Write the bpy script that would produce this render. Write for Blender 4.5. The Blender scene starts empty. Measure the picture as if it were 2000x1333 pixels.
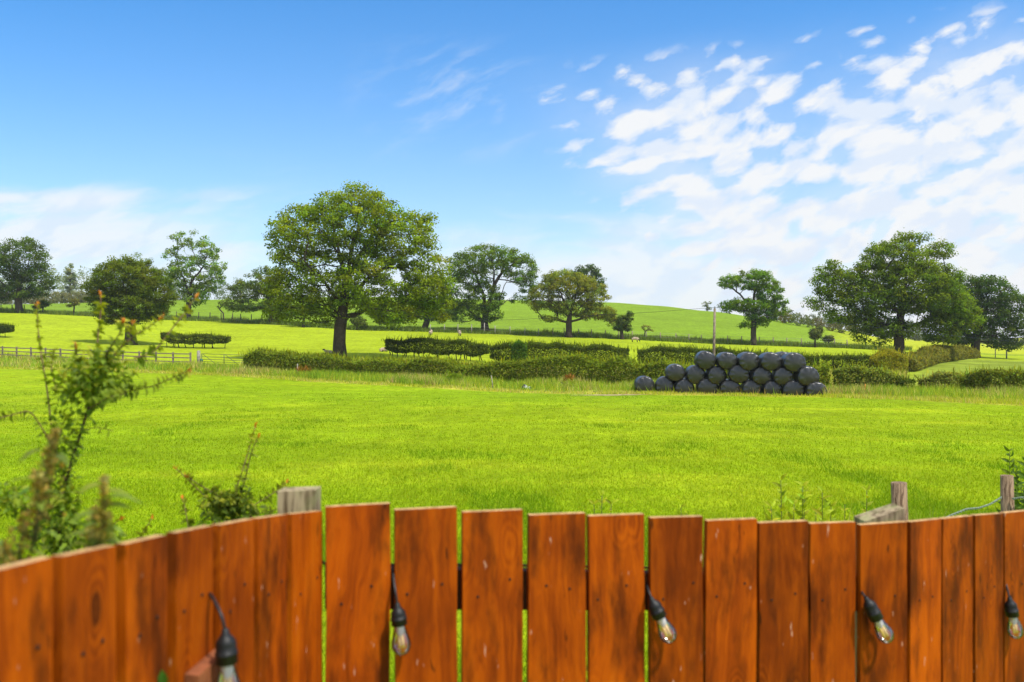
import bpy, math, random
import numpy as np
from mathutils import Vector, Matrix

C = bpy.context.scene
R = math.radians
# ------------------------------------------------------------------ camera
F = 2000 * 30 / 36.0          # focal length in photo pixels
ZC = 1.65                     # eye height above the garden
cam_d = bpy.data.cameras.new('camera')
cam = bpy.data.objects.new('camera', cam_d)
C.collection.objects.link(cam)
cam.location = (0, 0, ZC)
cam.rotation_euler = (R(90), 0, 0)
cam_d.lens = 30; cam_d.sensor_width = 36
cam_d.clip_start = 0.05; cam_d.clip_end = 20000
cam_d.dof.use_dof = True; cam_d.dof.focus_distance = 55; cam_d.dof.aperture_fstop = 3.9
C.camera = cam
# ------------------------------------------------------------------ sun and sky
SUN_EL, SUN_AZ = 59, 132      # azimuth clockwise from straight ahead
sd = bpy.data.lights.new('sun', 'SUN'); sd.energy = 3.4; sd.angle = R(4); sd.color = (1, .955, .88)
sun = bpy.data.objects.new('sun', sd); C.collection.objects.link(sun)
to_sun = Vector((math.sin(R(SUN_AZ)) * math.cos(R(SUN_EL)), math.cos(R(SUN_AZ)) * math.cos(R(SUN_EL)), math.sin(R(SUN_EL))))
sun.rotation_euler = to_sun.to_track_quat('Z', 'Y').to_euler()
vs = C.view_settings
vs.view_transform = 'Standard'; vs.look = 'None'; vs.exposure = 0.55; vs.gamma = 1; vs.use_curve_mapping = False

W = bpy.data.worlds.new('World'); C.world = W; W.use_nodes = True
def nodes_of(t):
    t.nodes.clear()
    return t.nodes, t.links
class G:
    """tiny helper for shader graphs"""
    def __init__(s, tree): s.n, s.l = nodes_of(tree)
    def sock(s, inp, v):
        if isinstance(v, bpy.types.NodeSocket): s.l.new(v, inp)
        elif v is not None: inp.default_value = v
    def add(s, typ, ins=None, **kw):
        nd = s.n.new(typ)
        for k, v in kw.items(): setattr(nd, k, v)
        for k, v in (ins or {}).items(): s.sock(nd.inputs[k], v)
        return nd
    def m(s, op, a, b=None, c=None, clamp=False):
        nd = s.n.new('ShaderNodeMath'); nd.operation = op; nd.use_clamp = clamp
        for i, v in enumerate((a, b, c)):
            if v is not None: s.sock(nd.inputs[i], v)
        return nd.outputs[0]
    def sm(s, v, lo, hi, a=0.0, b=1.0):
        nd = s.n.new('ShaderNodeMapRange'); nd.interpolation_type = 'SMOOTHSTEP'
        for i, x in enumerate((v, lo, hi, a, b)): s.sock(nd.inputs[i], x)
        return nd.outputs[0]
    def mix(s, f, a, b, mode='MIX'):
        nd = s.n.new('ShaderNodeMix'); nd.data_type = 'RGBA'; nd.blend_type = mode; nd.clamp_factor = True
        s.sock(nd.inputs[0], f); s.sock(nd.inputs[6], a if not isinstance(a, tuple) else (*a, 1)[:4]); s.sock(nd.inputs[7], b if not isinstance(b, tuple) else (*b, 1)[:4])
        return nd.outputs[2]
    def comb(s, x, y, z=0.0):
        nd = s.n.new('ShaderNodeCombineXYZ')
        for i, v in enumerate((x, y, z)): s.sock(nd.inputs[i], v)
        return nd.outputs[0]
    def noise(s, vec, scale, detail=4, rough=.5, dist=0.0, lac=2.0):
        nd = s.n.new('ShaderNodeTexNoise'); s.sock(nd.inputs['Vector'], vec)
        nd.inputs['Scale'].default_value = scale; nd.inputs['Detail'].default_value = detail
        nd.inputs['Roughness'].default_value = rough; nd.inputs['Distortion'].default_value = dist
        nd.inputs['Lacunarity'].default_value = lac
        return nd.outputs['Fac']

g = G(W.node_tree)
sky = g.add('ShaderNodeTexSky', sky_type='NISHITA', sun_disc=False, sun_elevation=R(SUN_EL), sun_rotation=R(SUN_AZ),
            air_density=1.0, dust_density=0.4, ozone_density=3.0, altitude=50)
tc = g.add('ShaderNodeTexCoord')
sep = g.add('ShaderNodeSeparateXYZ', {0: tc.outputs['Generated']})
dx, dy, dz = sep.outputs
ya = g.m('MAXIMUM', g.m('ABSOLUTE', dy), .12)
u = g.m('DIVIDE', dx, ya)           # tangent of the azimuth
v = g.m('DIVIDE', dz, ya)           # tangent of the elevation
vp = g.m('MAXIMUM', v, 0.0)
hs = g.add('ShaderNodeHueSaturation', {'Saturation': 1.46, 'Value': 1.13, 'Hue': .501, 'Color': sky.outputs[0]})
# streets of small clouds, drawn out along a slope that flattens towards the horizon
wx = g.noise(g.comb(u, v), 6, 4)
wv = g.noise(g.comb(g.m('ADD', u, 7.3), v), 6, 4)
uu = g.m('ADD', u, g.m('MULTIPLY', g.m('SUBTRACT', wx, .5), .07))
vv = g.m('ADD', v, g.m('MULTIPLY', g.m('SUBTRACT', wv, .5), .05))
ang = R(21)
a_ = g.m('ADD', g.m('MULTIPLY', uu, math.cos(ang)), g.m('MULTIPLY', vv, math.sin(ang)))
b_ = g.m('ADD', g.m('MULTIPLY', uu, -math.sin(ang)), g.m('MULTIPLY', vv, math.cos(ang)))
q_ = g.comb(a_, g.m('MULTIPLY', b_, 2.15))
vo = g.add('ShaderNodeTexVoronoi', {'Vector': q_, 'Scale': 22.0, 'Randomness': 1.0, 'Smoothness': .6}, voronoi_dimensions='2D', feature='SMOOTH_F1')
puff = g.m('ADD', g.m('MULTIPLY', g.noise(q_, 18.0, 7, .62), .74), g.m('MULTIPLY', g.m('SUBTRACT', .78, vo.outputs['Distance']), .42))
big = g.noise(g.comb(a_, g.m('MULTIPLY', b_, 1.5), 6.4), 5.5, 3, .5)
# region of the bank of clouds on one side of the sky
top = g.m('ADD', g.m('MULTIPLY', u, .14), .27)
mtop = g.sm(v, g.m('ADD', top, .075), g.m('SUBTRACT', top, .06))
lef = g.m('SUBTRACT', u, g.m('MULTIPLY', g.m('SUBTRACT', .30, v), .90))
mlef = g.sm(lef, -.075, .13)
mreg = g.m('MULTIPLY', mtop, mlef)
reg = g.m('ADD', g.m('MULTIPLY', mreg, .285), g.m('MULTIPLY', g.m('SUBTRACT', big, .5), .38))
cl1 = g.sm(g.m('ADD', puff, reg), .58, .86)
cl1 = g.m('MAXIMUM', g.m('MULTIPLY', cl1, g.sm(mreg, .02, .28)), g.m('MULTIPLY', mreg, g.sm(big, .3, .7, .15, .55)))
# thin low veil along the horizon
st = g.noise(g.comb(g.m('MULTIPLY', uu, 1.0), g.m('MULTIPLY', vv, 5.0), 9.2), 4.2, 6, .55)
lowm = g.sm(v, .20, .06)
cl2 = g.m('MULTIPLY', g.sm(g.m('ADD', st, g.m('MULTIPLY', lowm, .42)), .58, 1.0), g.sm(v, .24, .14))
cl2 = g.m('MULTIPLY', cl2, .8)
stl = g.noise(g.comb(uu, g.m('MULTIPLY', g.m('SUBTRACT', vv, g.m('MULTIPLY', uu, .12)), 4.0), 2.2), 6.5, 6, .58)
ml = g.m('MULTIPLY', g.sm(u, -.16, -.50), g.m('MULTIPLY', g.sm(v, .20, .165), g.sm(v, .02, .10)))
cl5 = g.m('MULTIPLY', g.sm(g.m('ADD', stl, g.m('MULTIPLY', ml, .30)), .52, .86), g.m('MULTIPLY', ml, .85))
# faint wisps high up
wi = g.noise(g.comb(g.m('MULTIPLY', a_, 1.4), g.m('MULTIPLY', b_, 5.0), 3.3), 7, 6, .6)
wm = g.m('MULTIPLY', g.sm(g.m('ABSOLUTE', g.m('ADD', u, .07)), .15, .02), g.sm(g.m('ABSOLUTE', g.m('SUBTRACT', v, .285)), .09, .01))
cl3 = g.m('MULTIPLY', g.m('MULTIPLY', g.sm(wi, .44, .78), wm), .55)
# unseen broken cloud added overhead and behind the viewer for whiter fill light
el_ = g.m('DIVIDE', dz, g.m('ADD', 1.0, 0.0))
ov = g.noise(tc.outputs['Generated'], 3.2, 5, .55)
cl_fill = g.m('MULTIPLY', g.sm(g.m('ADD', ov, g.sm(dz, .5, .85, 0.0, .12)), .37, .55), g.m('MAXIMUM', g.sm(dz, .39, .47), g.m('MULTIPLY', g.sm(dy, .1, -.3), g.sm(dz, .0, .15))))
cl = g.m('MAXIMUM', g.m('MAXIMUM', g.m('MAXIMUM', g.m('MAXIMUM', cl1, cl5), cl2), cl3), g.m('MULTIPLY', cl_fill, .9), clamp=True)
def sh_(db): return g.noise(g.comb(a_, g.m('MULTIPLY', g.m('ADD', b_, db), 2.15)), 14.0, 3, .55)
shade = g.sm(g.m('SUBTRACT', sh_(.014), sh_(-.014)), -.14, .08)
ccol = g.mix(shade, (4.2, 4.6, 5.2), (5.0, 5.05, 5.1))
hz = g.m('MULTIPLY', g.m('POWER', 2.718, g.m('MULTIPLY', vp, -4.9)), .74)
base = g.mix(hz, hs.outputs[0], (3.8, 4.3, 4.95))
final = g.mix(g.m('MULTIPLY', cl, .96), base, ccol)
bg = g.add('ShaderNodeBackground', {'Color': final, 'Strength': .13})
wo = g.add('ShaderNodeOutputWorld', {'Surface': bg.outputs[0]})

cy = C.cycles
cy.max_bounces = 6; cy.diffuse_bounces = 3; cy.glossy_bounces = 3; cy.transmission_bounces = 4; cy.transparent_max_bounces = 8
cy.use_denoising = True
cy.sample_clamp_indirect = 6

# ------------------------------------------------------------------ small tools
RNG = np.random.default_rng(7)
def P(px, py, Y):
    """world point at depth Y that the photograph shows at pixel px, py"""
    return np.array([(px - 1000) / F * Y, Y, ZC - (py - 666.5) / F * Y])
_lat = np.random.default_rng(3).random((256, 256))
def vnoise(x, y, s):
    x = np.asarray(x) / s; y = np.asarray(y) / s
    i = np.floor(x).astype(int); j = np.floor(y).astype(int)
    fx = x - i; fy = y - j
    fx = fx * fx * (3 - 2 * fx); fy = fy * fy * (3 - 2 * fy)
    A = _lat
    a = A[i & 255, j & 255]; b = A[(i + 1) & 255, j & 255]; c = A[i & 255, (j + 1) & 255]; d = A[(i + 1) & 255, (j + 1) & 255]
    return (a * (1 - fx) + b * fx) * (1 - fy) + (c * (1 - fx) + d * fx) * fy
def fbm(x, y, s, o=4):
    t = 0; w = 0
    for k in range(o):
        t = t + vnoise(np.asarray(x) + 37.1 * k, np.asarray(y) + 11.7 * k, s / 2 ** k) * .5 ** k; w += .5 ** k
    return t / w
def np_mesh(name, V, Fc, mats=(), tint=None, midx=None, smooth=False, nrm=None):
    """V (n,3), Fc (m,k) or list of such arrays"""
    V = np.asarray(V, np.float32)
    Fs = [np.asarray(f, np.int32) for f in (Fc if isinstance(Fc, list) else [Fc]) if len(f)]
    me = bpy.data.meshes.new(name)
    me.vertices.add(len(V)); me.vertices.foreach_set('co', V.ravel())
    loops = np.concatenate([f.ravel() for f in Fs]); tot = np.concatenate([np.full(len(f), f.shape[1], np.int32) for f in Fs])
    me.loops.add(len(loops)); me.loops.foreach_set('vertex_index', loops)
    me.polygons.add(len(tot))
    st = np.concatenate([[0], np.cumsum(tot)[:-1]]).astype(np.int32)
    me.polygons.foreach_set('loop_start', st); me.polygons.foreach_set('loop_total', tot)
    if midx is not None: me.polygons.foreach_set('material_index', np.asarray(midx, np.int32))
    me.polygons.foreach_set('use_smooth', np.full(len(tot), smooth))
    me.update(calc_edges=True)
    for m_ in (mats if isinstance(mats, (list, tuple)) else [mats]): me.materials.append(m_)
    if tint is not None:
        at = me.color_attributes.new('tint', 'FLOAT_COLOR', 'POINT')
        t4 = np.ones((len(V), 4), np.float32); t4[:, :3] = tint
        at.data.foreach_set('color', t4.ravel())
    if nrm is not None:
        me.polygons.foreach_set('use_smooth', np.ones(len(tot), bool)); me.normals_split_custom_set_from_vertices(np.asarray(nrm, np.float32).tolist())
    return me
def link(name, me, parent=None, loc=None):
    o = bpy.data.objects.new(name, me); C.collection.objects.link(o)
    if parent is not None: o.parent = parent
    if loc is not None: o.location = loc
    return o
def tag(o, label=None, cat=None, group=None, kind=None):
    if label: o['label'] = label
    if cat: o['category'] = cat
    if group: o['group'] = group
    if kind: o['kind'] = kind
    return o
def thing(name, label, cat, loc=(0, 0, 0), group=None):
    o = bpy.data.objects.new(name, None); C.collection.objects.link(o)
    o.empty_display_size = .1; o.location = [float(t) for t in loc]
    return tag(o, label, cat, group)
def part(name, me, root):
    """mesh given in world coordinates, hung under a root"""
    L = np.array(root.location if root.parent is None else Vector(root.location) + Vector(root.parent.location), np.float32)
    co = np.empty(len(me.vertices) * 3, np.float32); me.vertices.foreach_get('co', co)
    me.vertices.foreach_set('co', (co.reshape(-1, 3) - L).ravel()); me.update()
    return link(name, me, root)
def solo(name, me, loc, label, cat, group=None, kind=None):
    """a thing that is one mesh, given in world coordinates"""
    o = part_at(name, me, loc); return tag(o, label, cat, group, kind)
def part_at(name, me, loc):
    co = np.empty(len(me.vertices) * 3, np.float32); me.vertices.foreach_get('co', co)
    me.vertices.foreach_set('co', (co.reshape(-1, 3) - np.asarray(loc, np.float32)).ravel()); me.update()
    return link(name, me, None, [float(t) for t in loc])
class MB:
    """collects verts and faces of several shapes for one mesh"""
    def __init__(s): s.V = []; s.Q = []; s.T = []; s.qm = []; s.tm = []; s.C = []; s.n = 0
    def add(s, V, Q=None, T=None, mat=0, tint=(1, 1, 1)):
        V = np.asarray(V, float); s.V.append(V)
        if Q is not None and len(Q): s.Q.append(np.asarray(Q) + s.n); s.qm += [mat] * len(Q)
        if T is not None and len(T): s.T.append(np.asarray(T) + s.n); s.tm += [mat] * len(T)
        t = np.empty((len(V), 3)); t[:] = tint; s.C.append(t); s.n += len(V)
        return s
    def tube(s, pts, rad, sides=6, mat=0, tint=(1, 1, 1), cap=True):
        pts = np.asarray(pts, float); n = len(pts); rad = np.broadcast_to(np.asarray(rad, float), (n,))
        d = np.gradient(pts, axis=0); d /= np.linalg.norm(d, axis=1)[:, None] + 1e-9
        up = np.array([0, 0, 1.]) if abs(d[0, 2]) < .9 else np.array([1., 0, 0])
        a = np.cross(d[0], up); a /= np.linalg.norm(a)
        th = np.arange(sides) / sides * 2 * np.pi
        V = []
        for k in range(n):
            a = a - d[k] * a.dot(d[k]); a /= np.linalg.norm(a) + 1e-9
            b = np.cross(d[k], a)
            V.append(pts[k] + rad[k] * (np.cos(th)[:, None] * a + np.sin(th)[:, None] * b))
        V = np.concatenate(V)
        i = np.arange(n - 1)[:, None] * sides; j = np.arange(sides); j2 = (j + 1) % sides
        Q = np.stack([i + j, i + j2, i + sides + j2, i + sides + j], -1).reshape(-1, 4)
        T = []
        if cap:
            V = np.concatenate([V, pts[:1], pts[-1:]]); e = n * sides
            T = [(e, (k + 1) % sides, k) for k in range(sides)] + [(e + 1, (n - 1) * sides + k, (n - 1) * sides + (k + 1) % sides) for k in range(sides)]
        return s.add(V, Q, T, mat, tint)
    def box(s, c, ax, ay, az, mat=0, tint=(1, 1, 1), topmat=None):
        """centre and three half-axis vectors"""
        c, ax, ay, az = [np.asarray(t, float) for t in (c, ax, ay, az)]
        V = [c + i * ax + j * ay + k * az for k in (-1, 1) for j in (-1, 1) for i in (-1, 1)]
        Q = [(0, 2, 3, 1), (0, 1, 5, 4), (1, 3, 7, 5), (3, 2, 6, 7), (2, 0, 4, 6), (4, 5, 7, 6)]
        s.add(V, Q, None, mat, tint)
        if topmat is not None: s.qm[-1] = topmat
        return s
    def lathe(s, prof, org, axis, sides=16, mat=0, tint=(1, 1, 1)):
        """prof: list of (distance along axis, radius)"""
        axis = np.asarray(axis, float); axis /= np.linalg.norm(axis)
        up = np.array([0, 0, 1.]) if abs(axis[2]) < .9 else np.array([1., 0, 0])
        a = np.cross(axis, up); a /= np.linalg.norm(a); b = np.cross(axis, a)
        th = np.arange(sides) / sides * 2 * np.pi
        V = np.concatenate([np.asarray(org) + h * axis + r * (np.cos(th)[:, None] * a + np.sin(th)[:, None] * b) for h, r in prof])
        n = len(prof); i = np.arange(n - 1)[:, None] * sides; j = np.arange(sides); j2 = (j + 1) % sides
        Q = np.stack([i + j, i + j2, i + sides + j2, i + sides + j], -1).reshape(-1, 4)
        return s.add(V, Q, None, mat, tint)
    def mesh(s, name, mats, smooth=False, tint=False):
        Fs = []; mi = []
        if s.Q: Fs.append(np.concatenate(s.Q)); mi += s.qm
        if s.T: Fs.append(np.concatenate(s.T)); mi += s.tm
        return np_mesh(name, np.concatenate(s.V), Fs, mats, np.concatenate(s.C) if tint else None, mi, smooth)
def mat_new(name):
    m_ = bpy.data.materials.new(name); m_.use_nodes = True
    return m_, G(m_.node_tree)
def simple(name, col, rough=.6, spec=.3, noise=None, bump=0, metal=0.0):
    m_, g = mat_new(name)
    c = (*col, 1)
    if noise:
        tcn = g.add('ShaderNodeTexCoord'); f = g.noise(tcn.outputs['Object'], noise, 5, .6)
        c = g.mix(g.sm(f, .3, .7), tuple(t * .62 for t in col), tuple(min(1, t * 1.35) for t in col))
    b = g.add('ShaderNodeBsdfPrincipled', {'Base Color': c, 'Roughness': rough, 'Specular IOR Level': spec, 'Metallic': metal})
    if bump:
        bp = g.add('ShaderNodeBump', {'Strength': bump, 'Distance': .02, 'Height': f}); g.l.new(bp.outputs[0], b.inputs['Normal'])
    g.add('ShaderNodeOutputMaterial', {0: b.outputs[0]})
    return m_
def leafy(name, trans=.35, rough=.55, spec=.25, tmul=(1.25, 1.15, .5)):
    """foliage: the tint attribute is its own colour, thin enough for light to pass"""
    m_, g = mat_new(name)
    at = g.add('ShaderNodeVertexColor', layer_name='tint')
    b = g.add('ShaderNodeBsdfPrincipled', {'Base Color': at.outputs[0], 'Roughness': rough, 'Specular IOR Level': spec})
    tcol = g.mix(1.0, at.outputs[0], tmul, 'MULTIPLY')
    t = g.add('ShaderNodeBsdfTranslucent', {'Color': tcol})
    mx = g.add('ShaderNodeMixShader', {0: trans, 1: b.outputs[0], 2: t.outputs[0]})
    g.add('ShaderNodeOutputMaterial', {0: mx.outputs[0]})
    return m_
M_leaf = leafy('leaf', .5, .6, .06, (1.7, 1.55, .5))
M_grass = leafy('grass_blade', .4, .6, .03)
M_bark = simple('bark', (.062, .048, .036), .9, .1, 2.5, .6)
M_thinbark = simple('young_bark', (.13, .075, .04), .8, .2, 30)
M_oldwood = simple('weathered_wood', (.26, .21, .155), .85, .15, 9, .3)
M_greywood = simple('grey_wood', (.30, .275, .225), .85, .15, 5, .3)
M_black = simple('black_rubber', (.012, .012, .013), .45, .4)
M_wire = simple('galvanised_wire', (.3, .31, .31), .5, .5, metal=.6)
M_darkmetal = simple('dark_metal', (.035, .05, .045), .5, .5)
M_green = simple('green_paint', (.01, .12, .07), .4, .5)

# ------------------------------------------------------------------ the lie of the land
_cols = [0, 400, 700, 1000, 1200, 1300, 1400, 1500, 1600, 1760, 2000]
_prof = {   # height of the ground along each bearing: (distance, height)
 0:    [(5,-.6),(20,-.85),(35,-1.0),(50,-1.05),(65,-.95),(80,-.55),(100,.6),(120,2.5),(145,5.2),(165,7.3),(230,11.6),(300,12),(400,9)],
 400:  [(5,-.6),(20,-.85),(35,-1.05),(50,-1.1),(65,-1.0),(80,-.55),(100,.1),(120,1.4),(145,3.8),(165,5.6),(232,13.2),(300,11),(400,8)],
 700:  [(5,-.6),(20,-.9),(35,-1.15),(50,-1.35),(65,-1.35),(80,-.6),(88,-.02),(100,.5),(120,1.7),(140,2.9),(150,3.5),(240,14.6),(310,11),(400,6)],
 1000: [(5,-.6),(20,-.9),(35,-1.2),(50,-1.48),(65,-1.5),(80,-.9),(100,0),(120,1.1),(140,2.3),(150,3.0),(240,13.6),(310,10),(400,5)],
 1200: [(5,-.6),(20,-.9),(35,-1.2),(50,-1.5),(65,-1.4),(80,-1.1),(100,-.35),(120,.6),(140,1.75),(150,2.6),(236,12.8),(310,8),(400,4)],
 1300: [(5,-.6),(20,-.9),(35,-1.2),(50,-1.5),(65,-1.4),(80,-1.1),(100,-.5),(120,.4),(140,1.4),(150,2.3),(230,11.5),(310,7),(400,3)],
 1400: [(5,-.6),(20,-.9),(35,-1.2),(50,-1.5),(65,-1.45),(80,-1.15),(100,-.55),(120,.25),(140,1.1),(150,1.9),(220,9.6),(310,6),(400,2)],
 1500: [(5,-.6),(20,-.9),(35,-1.2),(50,-1.5),(65,-1.5),(80,-1.25),(100,-.6),(120,.1),(140,.85),(150,1.5),(212,7.4),(310,6),(400,2)],
 1600: [(5,-.6),(20,-.9),(35,-1.2),(50,-1.5),(65,-1.5),(80,-1.3),(100,-.65),(120,0),(140,.7),(150,1.1),(205,5.4),(310,5),(400,2)],
 1760: [(5,-.6),(20,-.9),(35,-1.2),(50,-1.45),(65,-1.45),(80,-1.3),(100,-.8),(120,-.3),(140,.2),(150,.4),(200,1.6),(310,2),(400,1)],
 2000: [(5,-.6),(20,-.9),(35,-1.2),(50,-1.4),(65,-1.35),(80,-1.3),(100,-1.2),(120,-1.1),(140,-1.0),(165,-.8),(200,-.5),(310,0),(400,0)],
}
_YS = np.concatenate([[-50, 2.2, 3.6], np.arange(5, 60, 5), np.arange(60, 260, 4), np.arange(260, 420, 20), [700, 5000]])
_ZT = []
for c_ in _cols:
    p_ = _prof[c_]; ys = [-50, 2.2] + [t[0] for t in p_] + [700, 5000]; zs = [0, 0] + [t[1] for t in p_] + [4, 4]
    _ZT.append(np.interp(_YS, ys, zs))
_ZT = np.array(_ZT)
def _zraw(px, Y):
    px = np.clip(px, 0, 2000); Y = np.clip(Y, -50, 5000)
    i = np.clip(np.searchsorted(_cols, px, 'right') - 1, 0, len(_cols) - 2); ca = np.array(_cols, float)
    t = np.clip((px - ca[i]) / (ca[i + 1] - ca[i]), 0, 1); t = t * t * (3 - 2 * t) * .5 + t * .5
    j = np.clip(np.searchsorted(_YS, Y, 'right') - 1, 0, len(_YS) - 2)
    s = (Y - _YS[j]) / (_YS[j + 1] - _YS[j])
    a = _ZT[i, j] * (1 - s) + _ZT[i, j + 1] * s; b = _ZT[i + 1, j] * (1 - s) + _ZT[i + 1, j + 1] * s
    return a * (1 - t) + b * t
def gz(X, Y):
    X = np.asarray(X, float); Y = np.asarray(Y, float)
    px = 1000 + F * X / np.maximum(Y, 4.0)
    z = 0
    for k in (-1, -.5, 0, .5, 1):
        z = z + _zraw(px + 25 * k, Y + k * np.clip(Y * .05, 0, 8))
    z = z / 5
    return z + (fbm(X, Y, 14, 3) - .5) * .28 * np.clip((Y - 4) / 30, 0, 1) * np.clip(2 - Y / 120, .35, 1)
def on_ground(px, Y):
    X = (px - 1000) / F * Y
    return np.array([X, Y, float(gz(X, Y))])
def ground_hit(px, row, y0=4, y1=260):
    Y = np.linspace(y0, y1, 1200); X = (px - 1000) / F * Y
    r = 666.5 + F * (ZC - gz(X, Y)) / Y
    k = np.argmax(r <= row)
    return np.array([X[k], Y[k], float(gz(X[k], Y[k]))])
EDGE = ([-400, 0, 400, 700, 1000, 1240, 1600, 2000, 2500], [78, 73, 66, 61, 53, 50, 46, 38, 33])   # where the near field stops
BANK = ([-400, 0, 400, 700, 1000, 1300, 1600, 1760, 2000], [168, 165, 163, 149, 146, 142, 139, 137, 150])
def edge(px): return np.interp(px, *EDGE)
def bank(px): return np.interp(px, *BANK)

# colours of the grass, one value per place
def ground_colour(X, Y):
    X = np.asarray(X, float); Y = np.asarray(Y, float)
    px = 1000 + F * X / np.maximum(Y, 4.0)
    n1 = fbm(X * .45, Y, 5, 4)[:, None]; n2 = fbm(X * .5 + 90, Y, 1.7, 3)[:, None]; n3 = fbm(X - 40, Y, 30, 3)[:, None]
    near = np.array([.216, .320, .006]) * (0.78 + .22 * n1 + .18 * n2) + np.array([.05, .03, 0]) * (n3 - .5) * 2 + np.array([.06, .03, .004]) * np.clip(n2 - .55, 0, 1) * 3
    marg = np.array([.36, .34, .045]) * (.6 + .8 * n2)
    rough_ = np.array([.235, .27, .03]) * (.55 + .9 * n2)
    fld2 = np.array([.295, .37, .012]) * (.80 + .28 * n1 + .12 * n2)
    bnk = np.array([.17, .235, .024]) * (.6 + .8 * n2)
    hill = np.array([.175, .27, .018]) * (.78 + .25 * n1 + .2 * n3)
    mead = np.array([.20, .255, .028]) * (.5 + .5 * n1 + .55 * n2)
    e = edge(px); b = bank(px)
    def st(x, w): return np.clip(x / w + .5, 0, 1)[:, None]
    jit = (fbm(X, Y, 3, 3) - .5) * 5
    col = near
    col = col + (marg - col) * st(Y - e + jit * .4, 1.0)
    col = col + (rough_ - col) * st(Y - e - 2.2 + jit, 2.0)
    f2 = e + np.interp(px, [0, 400, 1000, 1700, 2000], [16, 14, 20, 22, 30])
    side = st(px - 1770 - (Y - 70) * 1.2, 50)
    f2c = fld2 + (mead - fld2) * side * st(118 - Y, 6)
    col = col + (f2c - col) * st(Y - f2 + jit, 3.0)
    col = col + (bnk - col) * st(Y - b + jit * .5, 1.0)
    hillc = hill + (np.array([.36, .40, .02]) - hill) * st(px - 1640 - (Y - 150) * .0, 80)
    col = col + (hillc - col) * st(Y - b - 5 + jit, 4.0)
    return np.clip(col, .003, 1)

_u = np.linspace(-1.5, 1.5, 520)
_y = np.concatenate([np.linspace(-14, 2, 9), np.linspace(2.4, 60, 150), np.linspace(60.6, 260, 230), np.geomspace(266, 900, 16)])
_U, _Yg = np.meshgrid(_u, _y); _X = _U * (_Yg + 16)
_Z = gz(_X.ravel(), _Yg.ravel())
_V = np.stack([_X.ravel(), _Yg.ravel(), _Z], 1)
nx = len(_u); i_ = (np.arange(len(_y) - 1)[:, None] * nx + np.arange(nx - 1)).ravel()
_Q = np.stack([i_, i_ + 1, i_ + nx + 1, i_ + nx], 1)
M_ground, g = mat_new('field_turf')
at = g.add('ShaderNodeVertexColor', layer_name='tint'); tcg = g.add('ShaderNodeTexCoord')
sc1 = g.add('ShaderNodeMapping', {'Vector': tcg.outputs['Object'], 'Scale': (1, .45, 1)})
f1 = g.noise(sc1.outputs[0], 2.2, 6, .7); f2 = g.noise(tcg.outputs['Object'], .35, 4, .6); f3 = g.noise(sc1.outputs[0], 14, 3, .7)
k1 = g.m('ADD', g.sm(f1, .25, .75, .74, 1.22), g.sm(f3, .2, .8, -.22, .22))
k1 = g.m('MULTIPLY', k1, g.sm(f2, .3, .7, .9, 1.08))
colg = g.mix(1.0, at.outputs[0], g.comb(k1, k1, k1), 'MULTIPLY')
bs = g.add('ShaderNodeBsdfPrincipled', {'Base Color': colg, 'Roughness': .9, 'Specular IOR Level': .02})
bp = g.add('ShaderNodeBump', {'Strength': .5, 'Distance': .12, 'Height': f1}); g.l.new(bp.outputs[0], bs.inputs['Normal'])
g.add('ShaderNodeOutputMaterial', {0: bs.outputs[0]})
ground = link('ground', np_mesh('ground', _V, _Q, M_ground, ground_colour(_V[:, 0], _V[:, 1]), smooth=True))
tag(ground, kind='structure')

# ------------------------------------------------------------------ foliage makers
def unit(v): return v / (np.linalg.norm(v, axis=-1, keepdims=True) + 1e-9)
def cards(c, size, rng, up=.5, out=None, asp=.62, rnd=1.0):
    """little rhombic leaf sprays at the points c"""
    n = len(c); size = np.broadcast_to(size, (n,))[:, None]
    nr = rng.normal(size=(n, 3)) * rnd; nr[:, 2] += up
    if out is not None: nr += out
    nr = unit(nr); t = unit(np.cross(nr, rng.normal(size=(n, 3)))); b = np.cross(nr, t)
    V = np.stack([c - t * size * .5, c - b * size * asp * .5 - nr * size * .08, c + t * size * .5, c + b * size * asp * .5 - nr * size * .08], 1).reshape(-1, 3)
    Q = np.arange(n * 4).reshape(n, 4)
    return V, Q
LEAFT = np.array([[0, 0, 0], [0, .33, .03], [0, .66, .02], [0, 1, -.10], [-.24, .28, .09], [-.21, .62, .07], [.24, .28, .09], [.21, .62, .07]])
LEAFF = np.array([[0, 1, 4], [1, 5, 4], [1, 2, 5], [2, 3, 5], [0, 6, 1], [1, 6, 7], [1, 7, 2], [2, 7, 3]])
def leaves(base, d, nrm, size, wide=1.0, rng=None, curl=.0):
    """pointed leaves folded along the midrib: base points, directions, normals"""
    n = len(base); d = unit(d); s = unit(np.cross(d, nrm)); nn = np.cross(s, d)
    size = np.broadcast_to(size, (n,))
    T = LEAFT.copy(); T[:, 0] *= wide; T[:, 2] -= curl * T[:, 1] ** 2
    V = base[:, None, :] + size[:, None, None] * (T[None, :, 0, None] * s[:, None] + T[None, :, 1, None] * d[:, None] + T[None, :, 2, None] * nn[:, None])
    Fc = (LEAFF[None] + (np.arange(n) * 8)[:, None, None]).reshape(-1, 3)
    return V.reshape(-1, 3), Fc
def tints(n, col, rng, var=.22, yel=.12):
    c = np.asarray(col)[None] * (1 + rng.normal(size=(n, 1)) * var).clip(.45, 1.7)
    y = rng.normal(size=(n, 1)) * yel; c = c * [1.12, 1.03, .75]
    return (c * np.concatenate([1 + y, np.ones((n, 1)), 1 - y * .5], 1)).clip(.002, .8)
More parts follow.
